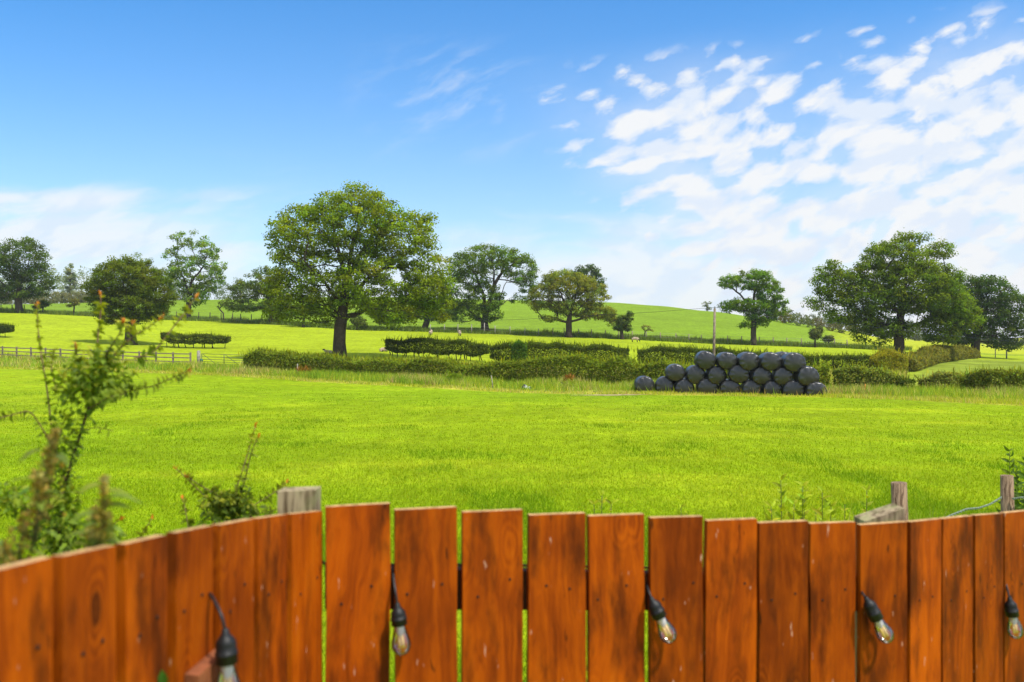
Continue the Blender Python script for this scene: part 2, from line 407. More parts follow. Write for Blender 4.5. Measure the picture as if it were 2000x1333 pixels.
def skeleton(base, tips, lead, rng, rt, rb, step=.7, bow=.12, limbs=()):
    """branches from the base through the leader to every tip; returns tubes"""
    nodes = [np.asarray(base, float)]; par = [-1]
    for p in lead:
        p = np.asarray(p, float); q = nodes[-1]; n = max(1, int(np.linalg.norm(p - q) / step))
        for k in range(1, n + 1):
            nodes.append(q + (p - q) * k / n + (rng.normal(size=3) * .035 * step if k < n else 0)); par.append(len(nodes) - 2)
    first = max(1, int(len(nodes) * .35))
    for lb in limbs:                       # main boughs leaving the leader at its nearest point
        q0 = int(np.argmin([np.linalg.norm(n_ - lb[0]) for n_ in nodes[:]])); prev = q0
        for p in lb[1:]:
            p = np.asarray(p, float); q = nodes[prev]; n = max(1, int(np.linalg.norm(p - q) / step))
            for k in range(1, n + 1):
                nodes.append(q + (p - q) * k / n + rng.normal(size=3) * .10 * step); par.append(prev if k == 1 else len(nodes) - 2)
            prev = len(nodes) - 1
    plen = [0.0]
    for k in range(1, len(nodes)): plen.append(plen[par[k]] + np.linalg.norm(nodes[k] - nodes[par[k]]))
    tips = tips[np.argsort(np.linalg.norm(tips - nodes[-1], axis=1))]
    NA = np.array(nodes); PL = np.array(plen)
    allow = np.arange(len(NA)) >= first
    cnt_tip = []
    for t in tips:
        dv = t - NA; dd = np.linalg.norm(dv, axis=1)
        cost = dd + .22 * PL + np.where(dv[:, 2] < -.25 * dd, .8 * dd, 0) + np.where(allow, 0, 1e6)
        j = int(np.argmin(cost)); q = NA[j]; L = dd[j]
        n = max(1, int(round(L / step))); off = rng.normal(size=3) * bow * L; off[2] += -.08 * L
        new = []
        for k in range(1, n + 1):
            s = k / n
            new.append(q + (t - q) * s + off * 4 * s * (1 - s) * .5 + (rng.normal(size=3) * .06 * step if k < n else 0))
        i0 = len(NA)
        par += [j] + list(range(i0, i0 + n - 1))
        pl = [PL[j] + L * k / n for k in range(1, n + 1)]
        NA = np.concatenate([NA, new]); PL = np.concatenate([PL, pl]); allow = np.concatenate([allow, np.ones(n, bool)])
        cnt_tip.append(len(NA) - 1)
    n = len(NA); w = np.zeros(n); w[cnt_tip] = 1
    for k in range(n - 1, 0, -1): w[par[k]] += w[k]
    w = np.maximum(w, 1); ex = math.log(rb / rt) / math.log(max(w[0], 2)); r = rt * w ** ex
    ch = [[] for _ in range(n)]
    for k in range(1, n): ch[par[k]].append(k)
    paths = []; stack = [(0, None)]
    while stack:
        s, pre = stack.pop(); path = [] if pre is None else [pre]; k = s
        while True:
            path.append(k)
            if not ch[k]: break
            o = sorted(ch[k], key=lambda c: -w[c])
            for c in o[1:]: stack.append((c, k))
            k = o[0]
        paths.append(path)
    mb = MB()
    hb = base[2]
    for p in paths:
        if len(p) < 2: continue
        pts = NA[p]; rr = r[p].copy()
        if p[0] != 0: rr[0] = min(rr[0], rr[1] * 1.25)
        h = pts[:, 2] - hb
        rr = rr * (1 + .55 * np.exp(-np.maximum(h, 0) / (rb * 1.1)))
        if p[0] == 0: pts = pts.copy(); pts[0, 2] -= .25
        mb.tube(pts, rr, 9 if rr[0] > .15 else (6 if rr[0] > .05 else 4), cap=rr[0] > .1)
    return mb, NA, r
def lobes_to_tips(lobes, Y, cen_y, rng, n, rc, shell, lowcut=None):
    m = Y / F; L = []
    for lo in lobes:
        px, py, rx, ry = lo[:4]; dyo = lo[4] if len(lo) > 4 else 0.0; rd = lo[5] if len(lo) > 5 else None
        L.append((np.array([(px - 1000) * m, Y + dyo, ZC - (py - 666.5) * m]), np.array([rx * m, (rd if rd else (rx + ry) / 2 * m * 1.0), ry * m])))
    vol = np.array([np.prod(b) for a, b in L]) ** .7; vol /= vol.sum()
    pts = []
    tries = 0
    cs = np.array([a for a, b in L]); rs = np.array([b for a, b in L])
    md = rc * .78
    while len(pts) < n and tries < n * 30:
        tries += 1
        k = rng.choice(len(L), p=vol)
        d = unit(rng.normal(size=3)); rr = 1 - shell * rng.random() ** 1.4
        p = cs[k] + d * rr * np.maximum(rs[k] - rc * .45, rs[k] * .35)
        inside = (1 - np.linalg.norm((p - cs) / rs, axis=1)).max()
        if inside > .42 and rng.random() < .75: continue
        if pts and np.min(np.sum((np.array(pts) - p) ** 2, 1)) < md * md: continue
        pts.append(p)
    return np.array(pts)
def tree(name, label, px, Y, lobes, col, n=160, rc=.95, leaf=.22, nl=100, rb=.4, fork=None, shell=.5, group=None, rt=.022,
         cat='tree', seed=1, flat=.62, row=None, lead=None, var=.09, bow=.12, limbs=()):
    rng = np.random.default_rng(seed)
    b = on_ground(px, Y) if row is None else ground_hit(px, row)
    Y = b[1]; m = Y / F
    tips = lobes_to_tips(lobes, Y, Y, rng, n, rc, shell)
    if lead is None:
        fx, fy = fork; lead = [(fx, fy)]
    lead = [np.array([(q[0] - 1000) * m, Y, ZC - (q[1] - 666.5) * m]) for q in lead]
    step = max(.35, rc * .7)
    LB = []
    for lb in limbs:
        sgn = rng.normal() * 2.2; k_ = len(lb)
        LB.append([np.array([(q[0] - 1000) * m, Y + sgn * i_ / max(1, k_ - 1), ZC - (q[1] - 666.5) * m]) for i_, q in enumerate(lb)])
    mb, NA, r = skeleton(b, tips, lead, rng, rt, rb, step, bow, LB)
    root = thing(name, label, cat, b, group)
    part('trunk', mb.mesh('trunk', M_bark, True), root)
    # leaves: a loose puff round every twig end and a few along the thin twigs
    tw = NA[(r < rt * 2.2)]
    cen = np.concatenate([np.repeat(tips, nl, 0)])
    k = len(tips) * nl
    sz = np.repeat(rng.uniform(.7, 1.25, len(tips)), nl)[:, None]
    dv = unit(rng.normal(size=(k, 3))) * (rng.random((k, 1)) ** .45) * rc * sz
    dv[:, 2] *= flat
    dv += np.repeat(rng.normal(size=(len(tips), 3)) * .1 * rc, nl, 0)
    c = cen + dv
    ex = np.repeat(tw, max(2, nl // 22), 0); ex = ex + rng.normal(size=ex.shape) * rc * .3
    c = np.concatenate([c, ex]); out = np.concatenate([dv / rc * 1.5, np.zeros_like(ex)])
    V, Q = cards(c, leaf * rng.uniform(.7, 1.35, len(c)), rng, .9, out, .62, .75)
    ct = np.concatenate([np.repeat(tints(len(tips), col, rng, .17, .10), nl, 0), tints(len(ex), col, rng, .15, .1)])
    tt = (ct * (1 + rng.normal(size=(len(c), 1)) * var).clip(.5, 1.7)).clip(.002, .8)
    cc_ = np.mean(tips, 0); cn = unit(out * 1.0 + [0, 0, .35] + .35 * unit(c - cc_) + rng.normal(size=c.shape) * .28)
    part('crown', np_mesh('crown', V, Q, M_leaf, np.repeat(tt, 4, 0), nrm=np.repeat(cn, 4, 0)), root)
    return root
def hedge(name, label, line, h, wid, col, dens=900, leaf=.1, stems=0.0, cut=0.0, group=None, cat='hedge', seed=5, sprig=25, taper=.6, topvar=.12, stalk=.03):
    """line: [(px, Y, height factor)]; foliage from cut*h up to h, bare stems below"""
    rng = np.random.default_rng(seed)
    pts = np.array([on_ground(a, b) for a, b, *_ in line]); hf = np.array([(q[2] if len(q) > 2 else 1.0) for q in line])
    seg = np.linalg.norm(np.diff(pts[:, :2], axis=0), axis=1); S = np.concatenate([[0], np.cumsum(seg)]); Ltot = S[-1]
    n = int(dens * Ltot * h * (1 + wid * .5))
    def at(s): return np.stack([np.interp(s, S, pts[:, 0]), np.interp(s, S, pts[:, 1])], 1)
    s = rng.random(n) * Ltot
    xy = at(s); d2 = unit(at(np.minimum(s + .1, Ltot)) - at(np.maximum(s - .1, 0))); nr = np.stack([-d2[:, 1], d2[:, 0]], 1)
    th = rng.random(n) * 2 * np.pi; face = rng.choice(4, n, p=[.36, .2, .34, .10]); q1 = rng.uniform(-1, 1, n); dep = 1 - .5 * rng.random(n) ** 1.4
    a = np.where(face == 0, -dep, np.where(face == 1, dep, q1)); bz = np.where(face == 2, dep, np.where(face == 3, -dep, q1))
    cr_ = np.sqrt(np.maximum(1, (np.abs(a) ** 4 + np.abs(bz) ** 4)) ** .5); a = a / cr_; bz = bz / cr_
    lump = fbm(s, s * 0 + seed * 9.1, 1.6, 3); lump2 = fbm(s, th * 1.3 + seed, .7, 2)
    endt = np.clip(np.minimum(s, Ltot - s) / taper, 0, 1) ** .5
    H = h * np.interp(s, S, hf) * (1 + (lump - .5) * topvar * 3)
    wl = wid * (.8 + .45 * lump2) * (.35 + .65 * endt)
    lo = H * np.clip(cut * (.55 + .9 * fbm(s, s * 0 + seed * 3.3, .9, 3)), 0, .7) + (1 - endt) * (.25 * H) * (cut > 0)
    z = lo + (H - lo) * (.5 + .5 * bz) + (lump2 - .5) * .15 * h
    q = xy + nr * (a * wl * .5)[:, None] + d2 * (rng.normal(size=n) * .05)[:, None]
    c = np.stack([q[:, 0], q[:, 1], gz(q[:, 0], q[:, 1]) + np.maximum(z, .03)], 1)
    out = np.concatenate([nr * a[:, None] * .7, bz[:, None] * .5], 1)
    V, Q = cards(c, leaf * rng.uniform(.6, 1.5, n), rng, .45, out)
    ct = tints(n, col, rng, .22, .12) * (.72 + .62 * fbm(s, z * 2.2 + seed, .8, 3))[:, None]
    # upright sprigs of new growth
    ns = int(sprig * Ltot); ss = rng.random(ns) * Ltot; xs = at(ss)
    hs_ = h * np.interp(ss, S, hf) * (1 + (fbm(ss, ss * 0 + seed * 9.1, 1.6, 3) - .5) * topvar * 3)
    xs = xs + rng.normal(size=(ns, 2)) * wid * .2
    zb = gz(xs[:, 0], xs[:, 1]) + hs_ * .86; ln = rng.uniform(.15, .5, ns) * (.6 + .4 * h) * rng.random(ns) ** .5
    bs_ = np.stack([xs[:, 0], xs[:, 1], zb], 1); lean = rng.normal(size=(ns, 3)) * .28; lean[:, 2] = 1
    tp = bs_ + lean * (ln + .14 * h)[:, None]; sd_ = unit(np.cross(lean, rng.normal(size=(ns, 3)))) * stalk
    Vs = np.stack([bs_ - sd_ * .5, (bs_ + tp) / 2 + sd_, tp, (bs_ + tp) / 2 - sd_], 1).reshape(-1, 3)
    cs = tints(ns, np.asarray(col) * [1.2, 1.15, 1.0], rng, .2, .15)
    V = np.concatenate([V, Vs]); Q = np.arange(len(V)).reshape(-1, 4); ct = np.concatenate([ct, cs])
    root = thing(name, label, cat, pts[0], group)
    hn = unit(np.concatenate([out + rng.normal(size=out.shape) * .45 + [0, 0, .3], lean * .4 + rng.normal(size=lean.shape) * .5 + [0, -.3, .3]]))
    part('foliage', np_mesh('foliage', V, Q, M_leaf, np.repeat(ct, 4, 0), nrm=np.repeat(hn, 4, 0)), root)
    nst = min(40, max(1, int(stems * Ltot))) if stems else 1
    for k in range(nst):
        s0 = (k + rng.random()) / nst * (Ltot * .94) + Ltot * .03; p = at(np.array([s0]))[0] + rng.normal(size=2) * wid * .1
        z0 = float(gz(p[0], p[1])); top = h * max(cut + .25, .5); mb = MB()
        w1 = p + rng.normal(size=2) * .12; w2 = w1 + rng.normal(size=2) * .3
        mb.tube([(p[0], p[1], z0 - .1), (w1[0], w1[1], z0 + top * .5), (w2[0], w2[1], z0 + top)], np.array([.07, .055, .03]) * rng.uniform(.6, 1.2), 5)
        part('stem', mb.mesh('stem', M_bark, True), root)
    return root
def blades(X, Y, h, w, col, rng, lean=.45, var=.2, yel=.15):
    """grass blades, one thin triangle each"""
    n = len(X); z = gz(X, Y)
    b = np.stack([X, Y, z - .01], 1)
    l = rng.normal(size=(n, 3)) * lean; l[:, 2] = 1; l = unit(l)
    tp = b + l * np.asarray(h)[:, None]
    sd_ = np.stack([np.cos(a_r := rng.random(n) * np.pi), np.sin(a_r), np.zeros(n)], 1) * np.asarray(w)[:, None] * .5
    V = np.stack([b - sd_, b + sd_, tp], 1).reshape(-1, 3)
    return V, np.arange(n * 3).reshape(n, 3), np.repeat((col * (1 + rng.normal(size=(n, 1)) * var).clip(.5, 1.7)) * np.concatenate([1 + rng.normal(size=(n, 1)) * yel, np.ones((n, 2))], 1), 3, 0).clip(.002, .8)

# ------------------------------------------------------------------ trees
DK = (.082, .148, .022)
tree('oak_tree', 'huge spreading oak with a broad domed crown standing just behind the low front hedge', 662, 88,
     [(690,438,100,84),(600,452,76,72),(785,470,70,72),(562,565,56,62),(640,545,85,70),(750,555,105,75),(838,548,52,66),(610,605,75,34),(780,605,70,38),(700,400,60,48),(560,480,42,55),(855,600,34,34),(548,610,34,28),(822,440,30,40)],
     (0.192, 0.288, 0.014), n=600, rc=1.0, leaf=.25, nl=100, rb=.62, lead=[(664,640),(670,600),(678,540),(690,470)], limbs=[[(666,628),(620,600),(570,590),(535,600)],[(666,625),(720,600),(770,590),(830,585)],[(670,600),(630,540),(590,500)],[(672,585),(730,530),(790,490)],[(676,550),(655,480),(640,430)],[(678,540),(720,470),(740,420)]], shell=.62, seed=11, rt=.025)
tree('oak_tree', 'dark rounded oak above the grassy bank beside the distant grey scrub', 38, 165,
     [(45,508,50,50),(72,548,36,36),(2,540,45,52),(35,565,50,26),(-20,560,40,30),(90,550,18,20)], DK, n=260, rc=1.15, leaf=.34, nl=70, rb=.62, lead=[(36,580),(42,530)], seed=12, limbs=[[(36,578),(10,560),(-10,540)],[(37,572),(65,555),(80,545)],[(40,550),(60,510)],[(38,560),(15,520)]])
tree('oak_tree', 'compact dark green oak with crown hanging low over the yellow field', 256, 112,
     [(250,545,72,42),(200,568,36,44),(305,572,40,44),(255,595,72,40),(238,522,36,22),(225,612,42,24),(290,605,42,26),(262,625,30,16)], (0.115, 0.172, 0.014), n=340, rc=.85, leaf=.24, nl=95, rb=.62, lead=[(254,620),(254,570)], seed=13, shell=.5)
tree('oak_tree', 'pale treetop showing just above the compact dark oak', 262, 178,
     [(255,518,46,26),(270,545,40,30)], (0.163, 0.235, 0.060), n=60, rc=1.2, leaf=.36, nl=60, rb=.4, lead=[(262,560)], seed=14)
tree('ash_tree', 'slender open ash tree with bright airy foliage on the bank', 367, 168,
     [(368,470,36,22),(338,498,24,26),(408,498,26,30),(380,530,52,34),(425,532,22,28),(345,540,26,30),(372,575,38,26),(400,560,30,26),(366,605,14,10)], (0.163, 0.276, 0.042), n=170, rc=1.0, leaf=.36, nl=60, rb=.5, lead=[(370,580),(374,545)], limbs=[[(371,570),(350,530),(340,500)],[(374,545),(372,500),(368,470)],[(374,555),(400,520),(410,495)],[(372,570),(405,548),(425,532)]], shell=.9, seed=15)
tree('thorn_tree', 'lopsided thorn tree sweeping its low branches out beside the great oak', 528, 158,
     [(520,550,40,34),(480,568,34,26),(455,590,22,16),(500,600,52,12),(545,590,30,30),(470,604,30,8)], (0.125, 0.193, 0.048), n=190, rc=.85, leaf=.28, nl=75, rb=.4, lead=[(532,606),(520,575)], seed=16)
tree('thorn_tree', 'small spindly thorn tree below the sweeping low branches', 437, 162,
     [(434,592,9,7),(447,588,7,6),(428,600,6,5)], (0.163, 0.248, 0.048), n=16, rc=.4, leaf=.24, nl=22, rb=.13, lead=[(436,612)], seed=17)
tree('thorn_tree', 'small leafy thorn tree on the bank seen under the oak crown', 592, 152,
     [(590,606,26,14),(570,612,16,10),(612,604,18,12)], (0.163, 0.262, 0.030), n=50, rc=.7, leaf=.26, nl=60, rb=.22, lead=[(594,618)], seed=18)
tree('thorn_tree', 'two stemmed bushy thorn on the bank right of the oak trunk', 755, 149,
     [(752,622,26,14),(735,615,18,10),(775,622,16,10)], (0.125, 0.193, 0.036), n=55, rc=.65, leaf=.26, nl=60, rb=.16, lead=[(757,632)], seed=19)
tree('thorn_tree', 'low scrubby thorn with a pinkish base on the bank', 696, 149,
     [(698,625,16,13),(708,632,12,10)], (0.125, 0.179, 0.042), n=24, rc=.55, leaf=.26, nl=50, rb=.12, lead=[(698,635)], seed=20)
tree('oak_tree', 'greyish oak with a leaning trunk partly behind the great oak', 828, 150,
     [(835,575,50,40),(870,600,34,26),(850,620,30,14),(800,600,34,28)], (0.119, 0.200, 0.042), n=150, rc=.95, leaf=.3, nl=70, rb=.5, lead=[(836,620),(838,585)], seed=21)
tree('oak_tree', 'tall oak with bare twisted limbs showing through its domed crown', 948, 150,
     [(960,508,66,34),(902,520,38,30),(1018,528,34,38),(902,570,40,42),(945,585,44,38),(905,612,38,22),(1032,560,20,26),(985,500,40,24),(1015,585,22,12),(950,615,38,22),(920,545,40,34)], (0.125, 0.221, 0.022), n=380, rc=.95, leaf=.28, nl=80, rb=.62, lead=[(946,628),(950,612)], shell=.5, limbs=[[(948,628),(920,612),(900,590),(885,570)],[(949,618),(945,580),(930,540),(910,515)],[(950,612),(962,570),(965,530),(960,500)],[(950,612),(975,590),(985,560),(1000,530)],[(950,614),(985,592),(1010,575),(1035,560)],[(966,560),(985,520),(1000,500)]], seed=22)
tree('oak_tree', 'olive leaved spreading oak with one long low branch', 1111, 143,
     [(1105,556,62,30),(1062,580,36,30),(1155,578,38,32),(1100,545,44,20),(1165,612,44,16),(1195,625,18,14),(1078,622,30,11),(1120,600,50,22),(1045,592,20,20)], (0.206, 0.255, 0.041), n=320, rc=.85, leaf=.26, nl=80, rb=.5, lead=[(1111,630),(1114,610)], limbs=[[(1112,622),(1085,600),(1060,585)],[(1113,614),(1095,575),(1085,555)],[(1114,610),(1125,575),(1130,550)],[(1113,618),(1145,590),(1165,575)],[(1112,626),(1150,618),(1185,615),(1200,628)],[(1112,626),(1090,625),(1072,624)]], shell=.5, seed=23)
tree('oak_tree', 'dark oak on the hillside peeping over the olive oak', 1148, 215,
     [(1146,538,32,24),(1165,552,18,24),(1130,545,18,18)], (0.069, 0.131, 0.038), n=85, rc=1.1, leaf=.4, nl=65, rb=.5, lead=[(1148,570)], seed=24)
tree('hawthorn_bush', 'upright dark hawthorn bush with leaning stems below the hill', 1215, 142,
     [(1216,630,15,17),(1230,620,9,14),(1208,640,12,10),(1226,640,10,10)], (0.094, 0.152, 0.029), n=60, rc=.5, leaf=.24, nl=60, rb=.28, lead=[(1214,648)], seed=25, cat='bush')
tree('sapling', 'thin half bare brownish sapling on the hill foot', 1258, 145,
     [(1262,640,11,8),(1272,645,6,5)], (0.200, 0.207, 0.072), n=22, rc=.35, leaf=.18, nl=12, rb=.1, lead=[(1260,648)], seed=26)
tree('ash_tree', 'tiny airy tree standing alone on the skyline beside the wooden pole', 1381, 222,
     [(1378,595,8,6),(1387,592,5,5),(1383,603,7,4)], (0.150, 0.207, 0.096), n=22, rc=.5, leaf=.3, nl=14, rb=.15, lead=[(1381,602)], seed=27)
tree('oak_tree', 'bright green lone oak behind the stack of bales', 1472, 140,
     [(1472,548,42,24),(1425,552,24,18),(1500,572,30,30),(1462,596,56,16),(1518,598,24,22),(1488,618,36,14),(1424,600,22,12),(1462,634,20,8),(1490,632,18,10)], (0.131, 0.255, 0.019), n=270, rc=.8, leaf=.26, nl=80, rb=.44, lead=[(1472,630),(1472,590),(1474,560)], limbs=[[(1472,600),(1445,575),(1420,555)],[(1472,605),(1500,585),(1515,575)],[(1472,612),(1440,606),(1415,600)]], shell=.45, seed=28)
tree('oak_tree', 'massive wide oak with a stag headed top overhanging the hedge corner', 1757, 105,
     [(1745,502,62,34),(1832,490,36,22),(1780,466,36,16),(1645,558,46,44),(1622,535,26,30),(1692,585,60,46),(1780,560,84,60),(1850,590,48,46),(1652,615,44,22),(1735,640,56,26),(1840,632,52,26),(1592,592,24,20),(1700,535,44,34),(1840,545,44,34),(1610,560,26,30),(1860,625,40,28),(1880,600,26,30),(1690,632,44,26),(1760,470,26,14),(1690,660,24,12),(1835,655,40,18),(1885,620,34,32),(1720,668,18,10)], (0.138, 0.228, 0.017), n=680, rc=.95, leaf=.25, nl=95, rb=.6, lead=[(1755,655),(1760,610),(1768,560),(1772,500)], limbs=[[(1756,640),(1700,625),(1650,618)],[(1760,612),(1700,585),(1650,560),(1620,535)],[(1765,580),(1720,530),(1740,495)],[(1756,640),(1810,630),(1860,610)],[(1766,570),(1810,520),(1835,490)],[(1762,600),(1810,585),(1850,580)]], shell=.55, seed=29)
tree('oak_tree', 'dark dense oak at the far end of the scrubby hedge', 1903, 126,
     [(1925,578,56,46),(1970,604,38,46),(1898,630,52,38),(1958,648,42,22),(1995,636,34,28),(1885,575,44,42),(1860,606,46,46),(1930,610,50,40),(1880,660,34,20),(1960,672,40,12)], (0.065, 0.127, 0.026), n=350, rc=1.0, leaf=.28, nl=90, rb=.6, lead=[(1906,655),(1925,610)], seed=30)
tree('hawthorn_bush', 'dark small bush beside the wire fence below the old oak trunk', 84, 168,
     [(84,594,14,9),(72,600,10,6)], (0.100, 0.166, 0.036), n=24, rc=.6, leaf=.26, nl=60, rb=.12, lead=[(84,602)], seed=31, cat='bush')
tree('thorn_tree', 'small leaning brown thorn between the two dark oaks', 143, 164,
     [(148,590,12,8),(138,597,8,5)], (0.163, 0.179, 0.072), n=22, rc=.5, leaf=.24, nl=34, rb=.14, lead=[(145,600)], seed=32)
tree('hawthorn_bush', 'rounded grey green bush beside the fence at the foot of the hill', 1592, 138,
     [(1592,652,13,12),(1600,646,8,9)], (0.138, 0.179, 0.072), n=36, rc=.5, leaf=.24, nl=60, rb=.14, lead=[(1592,663)], seed=33, cat='bush')
tree('hawthorn_bush', 'squat dark bush in front of the bright strip of field', 1618, 141,
     [(1618,662,13,8)], (0.112, 0.152, 0.066), n=22, rc=.5, leaf=.24, nl=60, rb=.1, lead=[(1618,667)], seed=34, cat='bush')
tree('poplar_tree', 'tall pale poplar spire rising from the distant wood', 137, 330,
     [(137,528,7,16),(137,545,11,18),(130,540,6,12),(137,556,12,14),(140,566,12,12)], (0.200, 0.262, 0.168), n=60, rc=.9, leaf=.55, nl=40, rb=.4, lead=[(137,550),(137,525)], seed=35)

# far woodland that reads as one mass, seen between the nearer trees
def wood(name, crowns, seed):
    rng = np.random.default_rng(seed); Vs = []; Cs = []
    for px, top, Y, w, col in crowns:
        b = on_ground(px, Y); m = Y / F; zt = ZC - (top - 666.5) * m; H = max(zt - b[2], 2.5); r = w * m
        n = int(380 + 20 * r * H / 8)
        ncl = 26; d = unit(rng.normal(size=(ncl, 3))); d[:, 2] = d[:, 2] * 1.05 - .08
        cl = np.array([b[0], b[1], b[2] + H * .55]) + d * np.array([r, r * .8, H * .45]) * .85
        rc_ = min(r, H * .5) * .42
        cl = np.repeat(cl, n // ncl, 0); dv = unit(rng.normal(size=cl.shape)) * (rng.random((len(cl), 1)) ** .4) * rc_
        c = cl + dv; c[:, 2] = np.maximum(c[:, 2], gz(c[:, 0], c[:, 1]) + .1)
        V, Q = cards(c, .0016 * Y * rng.uniform(.8, 1.5, len(c)), rng, .5, dv / rc_)
        Vs.append(V); Cs.append(np.repeat(tints(len(c), col, rng, .16, .06), 4, 0))
    V = np.concatenate(Vs); o = link(name, np_mesh(name, V, np.arange(len(V)).reshape(-1, 4), M_leaf, np.concatenate(Cs)))
    return tag(o, kind='stuff')
rr = np.random.default_rng(40)
BL = (.19, .26, .21); BG = (.15, .21, .17)  # bluish pallor of distance haze put into the leaf colours
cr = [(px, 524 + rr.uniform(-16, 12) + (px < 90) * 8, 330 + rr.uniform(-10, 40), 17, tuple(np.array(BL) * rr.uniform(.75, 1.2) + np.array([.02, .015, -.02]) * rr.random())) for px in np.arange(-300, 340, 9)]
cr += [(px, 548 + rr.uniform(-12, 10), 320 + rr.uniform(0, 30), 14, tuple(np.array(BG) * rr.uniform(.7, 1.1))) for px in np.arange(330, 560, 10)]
tag(wood('far_wood', cr, 41), 'distant hazy mixed woodland behind the grey scrub band', 'wood')
cr = [(px, 570 + rr.uniform(-4, 5), 236 + rr.uniform(0, 8), 11, tuple(np.array((.19, .21, .15)) * rr.uniform(.85, 1.15))) for px in np.arange(-160, 240, 9)]
tag(wood('scrub', cr, 42), 'band of grey green willow scrub along the top of the pasture', 'scrub')
cr = [(px, 606 + (px - 1540) * .12 + rr.uniform(-8, 6), 315 + rr.uniform(0, 30), 10, tuple(np.array((.14, .18, .15)) * rr.uniform(.75, 1.1))) for px in np.arange(1535, 1800, 10)]  # haze of distance tinted into these leaves too
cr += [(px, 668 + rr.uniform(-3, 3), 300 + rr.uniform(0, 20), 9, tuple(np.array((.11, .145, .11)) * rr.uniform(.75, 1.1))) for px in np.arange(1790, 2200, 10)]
tag(wood('far_trees', cr, 43), 'line of distant bluish trees behind the hill shoulder', 'wood')
cr = [(px, row, Y, w, c) for px, row, Y, w, c in [(1520,626,203,9,(0.150,0.150,0.053)),(1532,622,201,10,(0.195,0.173,0.045)),(1556,632,196,12,(0.128,0.173,0.075)),(1578,636,194,12,(0.135,0.180,0.083)),(1600,638,191,13,(0.135,0.128,0.075)),(1622,640,190,13,(0.128,0.128,0.075)),(1645,642,188,12,(0.112,0.128,0.060)),(1668,650,186,12,(0.120,0.135,0.060)),(1540,634,199,9,(0.135,0.165,0.075))]]
tag(wood('gorse_scrub', cr, 44), 'olive and brown scrub bushes running down the hill shoulder', 'scrub')

# ------------------------------------------------------------------ hedges
HG = (.185, .265, .026); HD = (.085, .135, .016)
hedge('hedge', 'long dense low hedge running from the metal gate to the bales', [(482,71.5,.95),(520,71,1.05),(640,69.5,.9),(800,67.5,.92),(1000,64.5,1.0),(1130,62.5,1.08),(1300,59.5,1.0),(1480,57,.9),(1620,55.5,1.0)], 1.5, 1.9, HG, dens=900, leaf=.12, seed=51, topvar=.26, sprig=50)
hedge('hedge', 'bramble covered low hedge continuing past the high end of the bale stack', [(1628,55.2,.9),(1680,54.5,1.1),(1730,53.5,.95),(1762,53,.6)], 1.25, 1.6, (.18,.245,.045), dens=900, leaf=.12, seed=52, topvar=.25)
hedge('hedge', 'flat topped hawthorn hedge on bare stems beside the resting sheep', [(753,89,.9),(800,89,1.0),(860,88.5,1.0),(955,88,.86)], 2.0, 1.7, HD, dens=750, leaf=.11, stems=2.0, cut=.27, seed=53, sprig=36, taper=2.4)
hedge('hedge', 'longest trimmed hawthorn hedge with a leafy tuft on its top', [(958,85.5,.85),(1015,85,1.08),(1060,84.5,.98),(1110,84,1.1),(1228,83,.9)], 2.15, 1.7, HD, dens=750, leaf=.11, stems=.9, cut=.12, seed=54, sprig=36, taper=1.5)
hedge('hedge', 'trimmed hawthorn hedge rising behind the bales and the pole', [(1246,82.5,.85),(1300,82,1.0),(1420,81,.95),(1520,80,.8),(1600,79,.75)], 2.0, 1.7, HD, dens=700, leaf=.11, stems=.9, cut=.2, seed=55, sprig=36, taper=1.8)
hedge('hedge', 'short thin hawthorn hedge between the bales and the yellow bush', [(1606,79.5,.95),(1650,79.5,1.0),(1712,79,1.0)], 1.55, 1.6, HD, dens=750, leaf=.11, stems=1.0, cut=.15, seed=56, sprig=30, taper=1.6)
hedge('hedge', 'twin clipped thorn clump on stems near the post and rail fence', [(318,111,1.0),(350,110,1.05),(385,110,.95),(448,109,.95)], 1.7, 1.9, (.085,.13,.016), dens=520, leaf=.12, stems=1.2, cut=.36, seed=57, sprig=34, taper=2.2)
hedge('hedge', 'clipped thorn bush on stems at the edge of the upper pasture', [(-60,118,1.0),(-20,118,1.0),(24,117,.8)], 2.0, 1.8, HD, dens=700, leaf=.12, stems=.8, cut=.3, seed=58, taper=2.2)
hedge('hedge', 'unkempt brown tinged hedge running away below the massive oak', [(1762,82,1.0),(1790,90,1.0),(1825,102,1.0),(1870,116,.9),(1898,124,1.0)], 1.35, 2.2, (.17,.19,.045), dens=420, leaf=.17, stems=.8, seed=59, topvar=.7, sprig=60)
hedge('hedge', 'dark hedge at the side of the damp meadow', [(1885,51,.7),(1920,50,1.0),(1970,49,1.15),(2080,47.5,1.2)], 1.2, 1.8, (.16,.215,.024), dens=900, leaf=.115, seed=60, topvar=.2)
hedge('hedge', 'white flowered bramble bank in front of the damp meadow', [(1795,53.5,.7),(1830,53,1.0),(1885,52,.8)], 1.05, 1.6, (.21,.26,.06), dens=900, leaf=.12, seed=61, topvar=.3)
def bush(label, px, Y, w, h, col, seed, leaf=.1, dens=900, sprig=25):
    dpx = w * .5 / Y * F
    return hedge('bush', label, [(px - dpx, Y, .75), (px, Y, 1.0), (px + dpx, Y, .8)], h, w * .9, col, dens=dens, leaf=leaf, seed=seed, cat='bush', taper=w * .45, sprig=sprig, topvar=.2)
bush('golden green rounded bush at the hedge corner below the massive oak', 1735, 77, 3.0, 2.0, (.27,.29,.025), 71)
bush('small bright green rounded bush in the rough margin', 887, 60, 1.05, .85, (.17,.28,.02), 72, .07, 1500)
bush('bright leafy tuft growing out of the trimmed hedge top', 1014, 84, 1.5, 2.35, (.085,.19,.02), 73)
bush('fresh green elder bush against the meadow hedge', 1903, 50.5, 1.3, 1.15, (.16,.27,.016), 74)
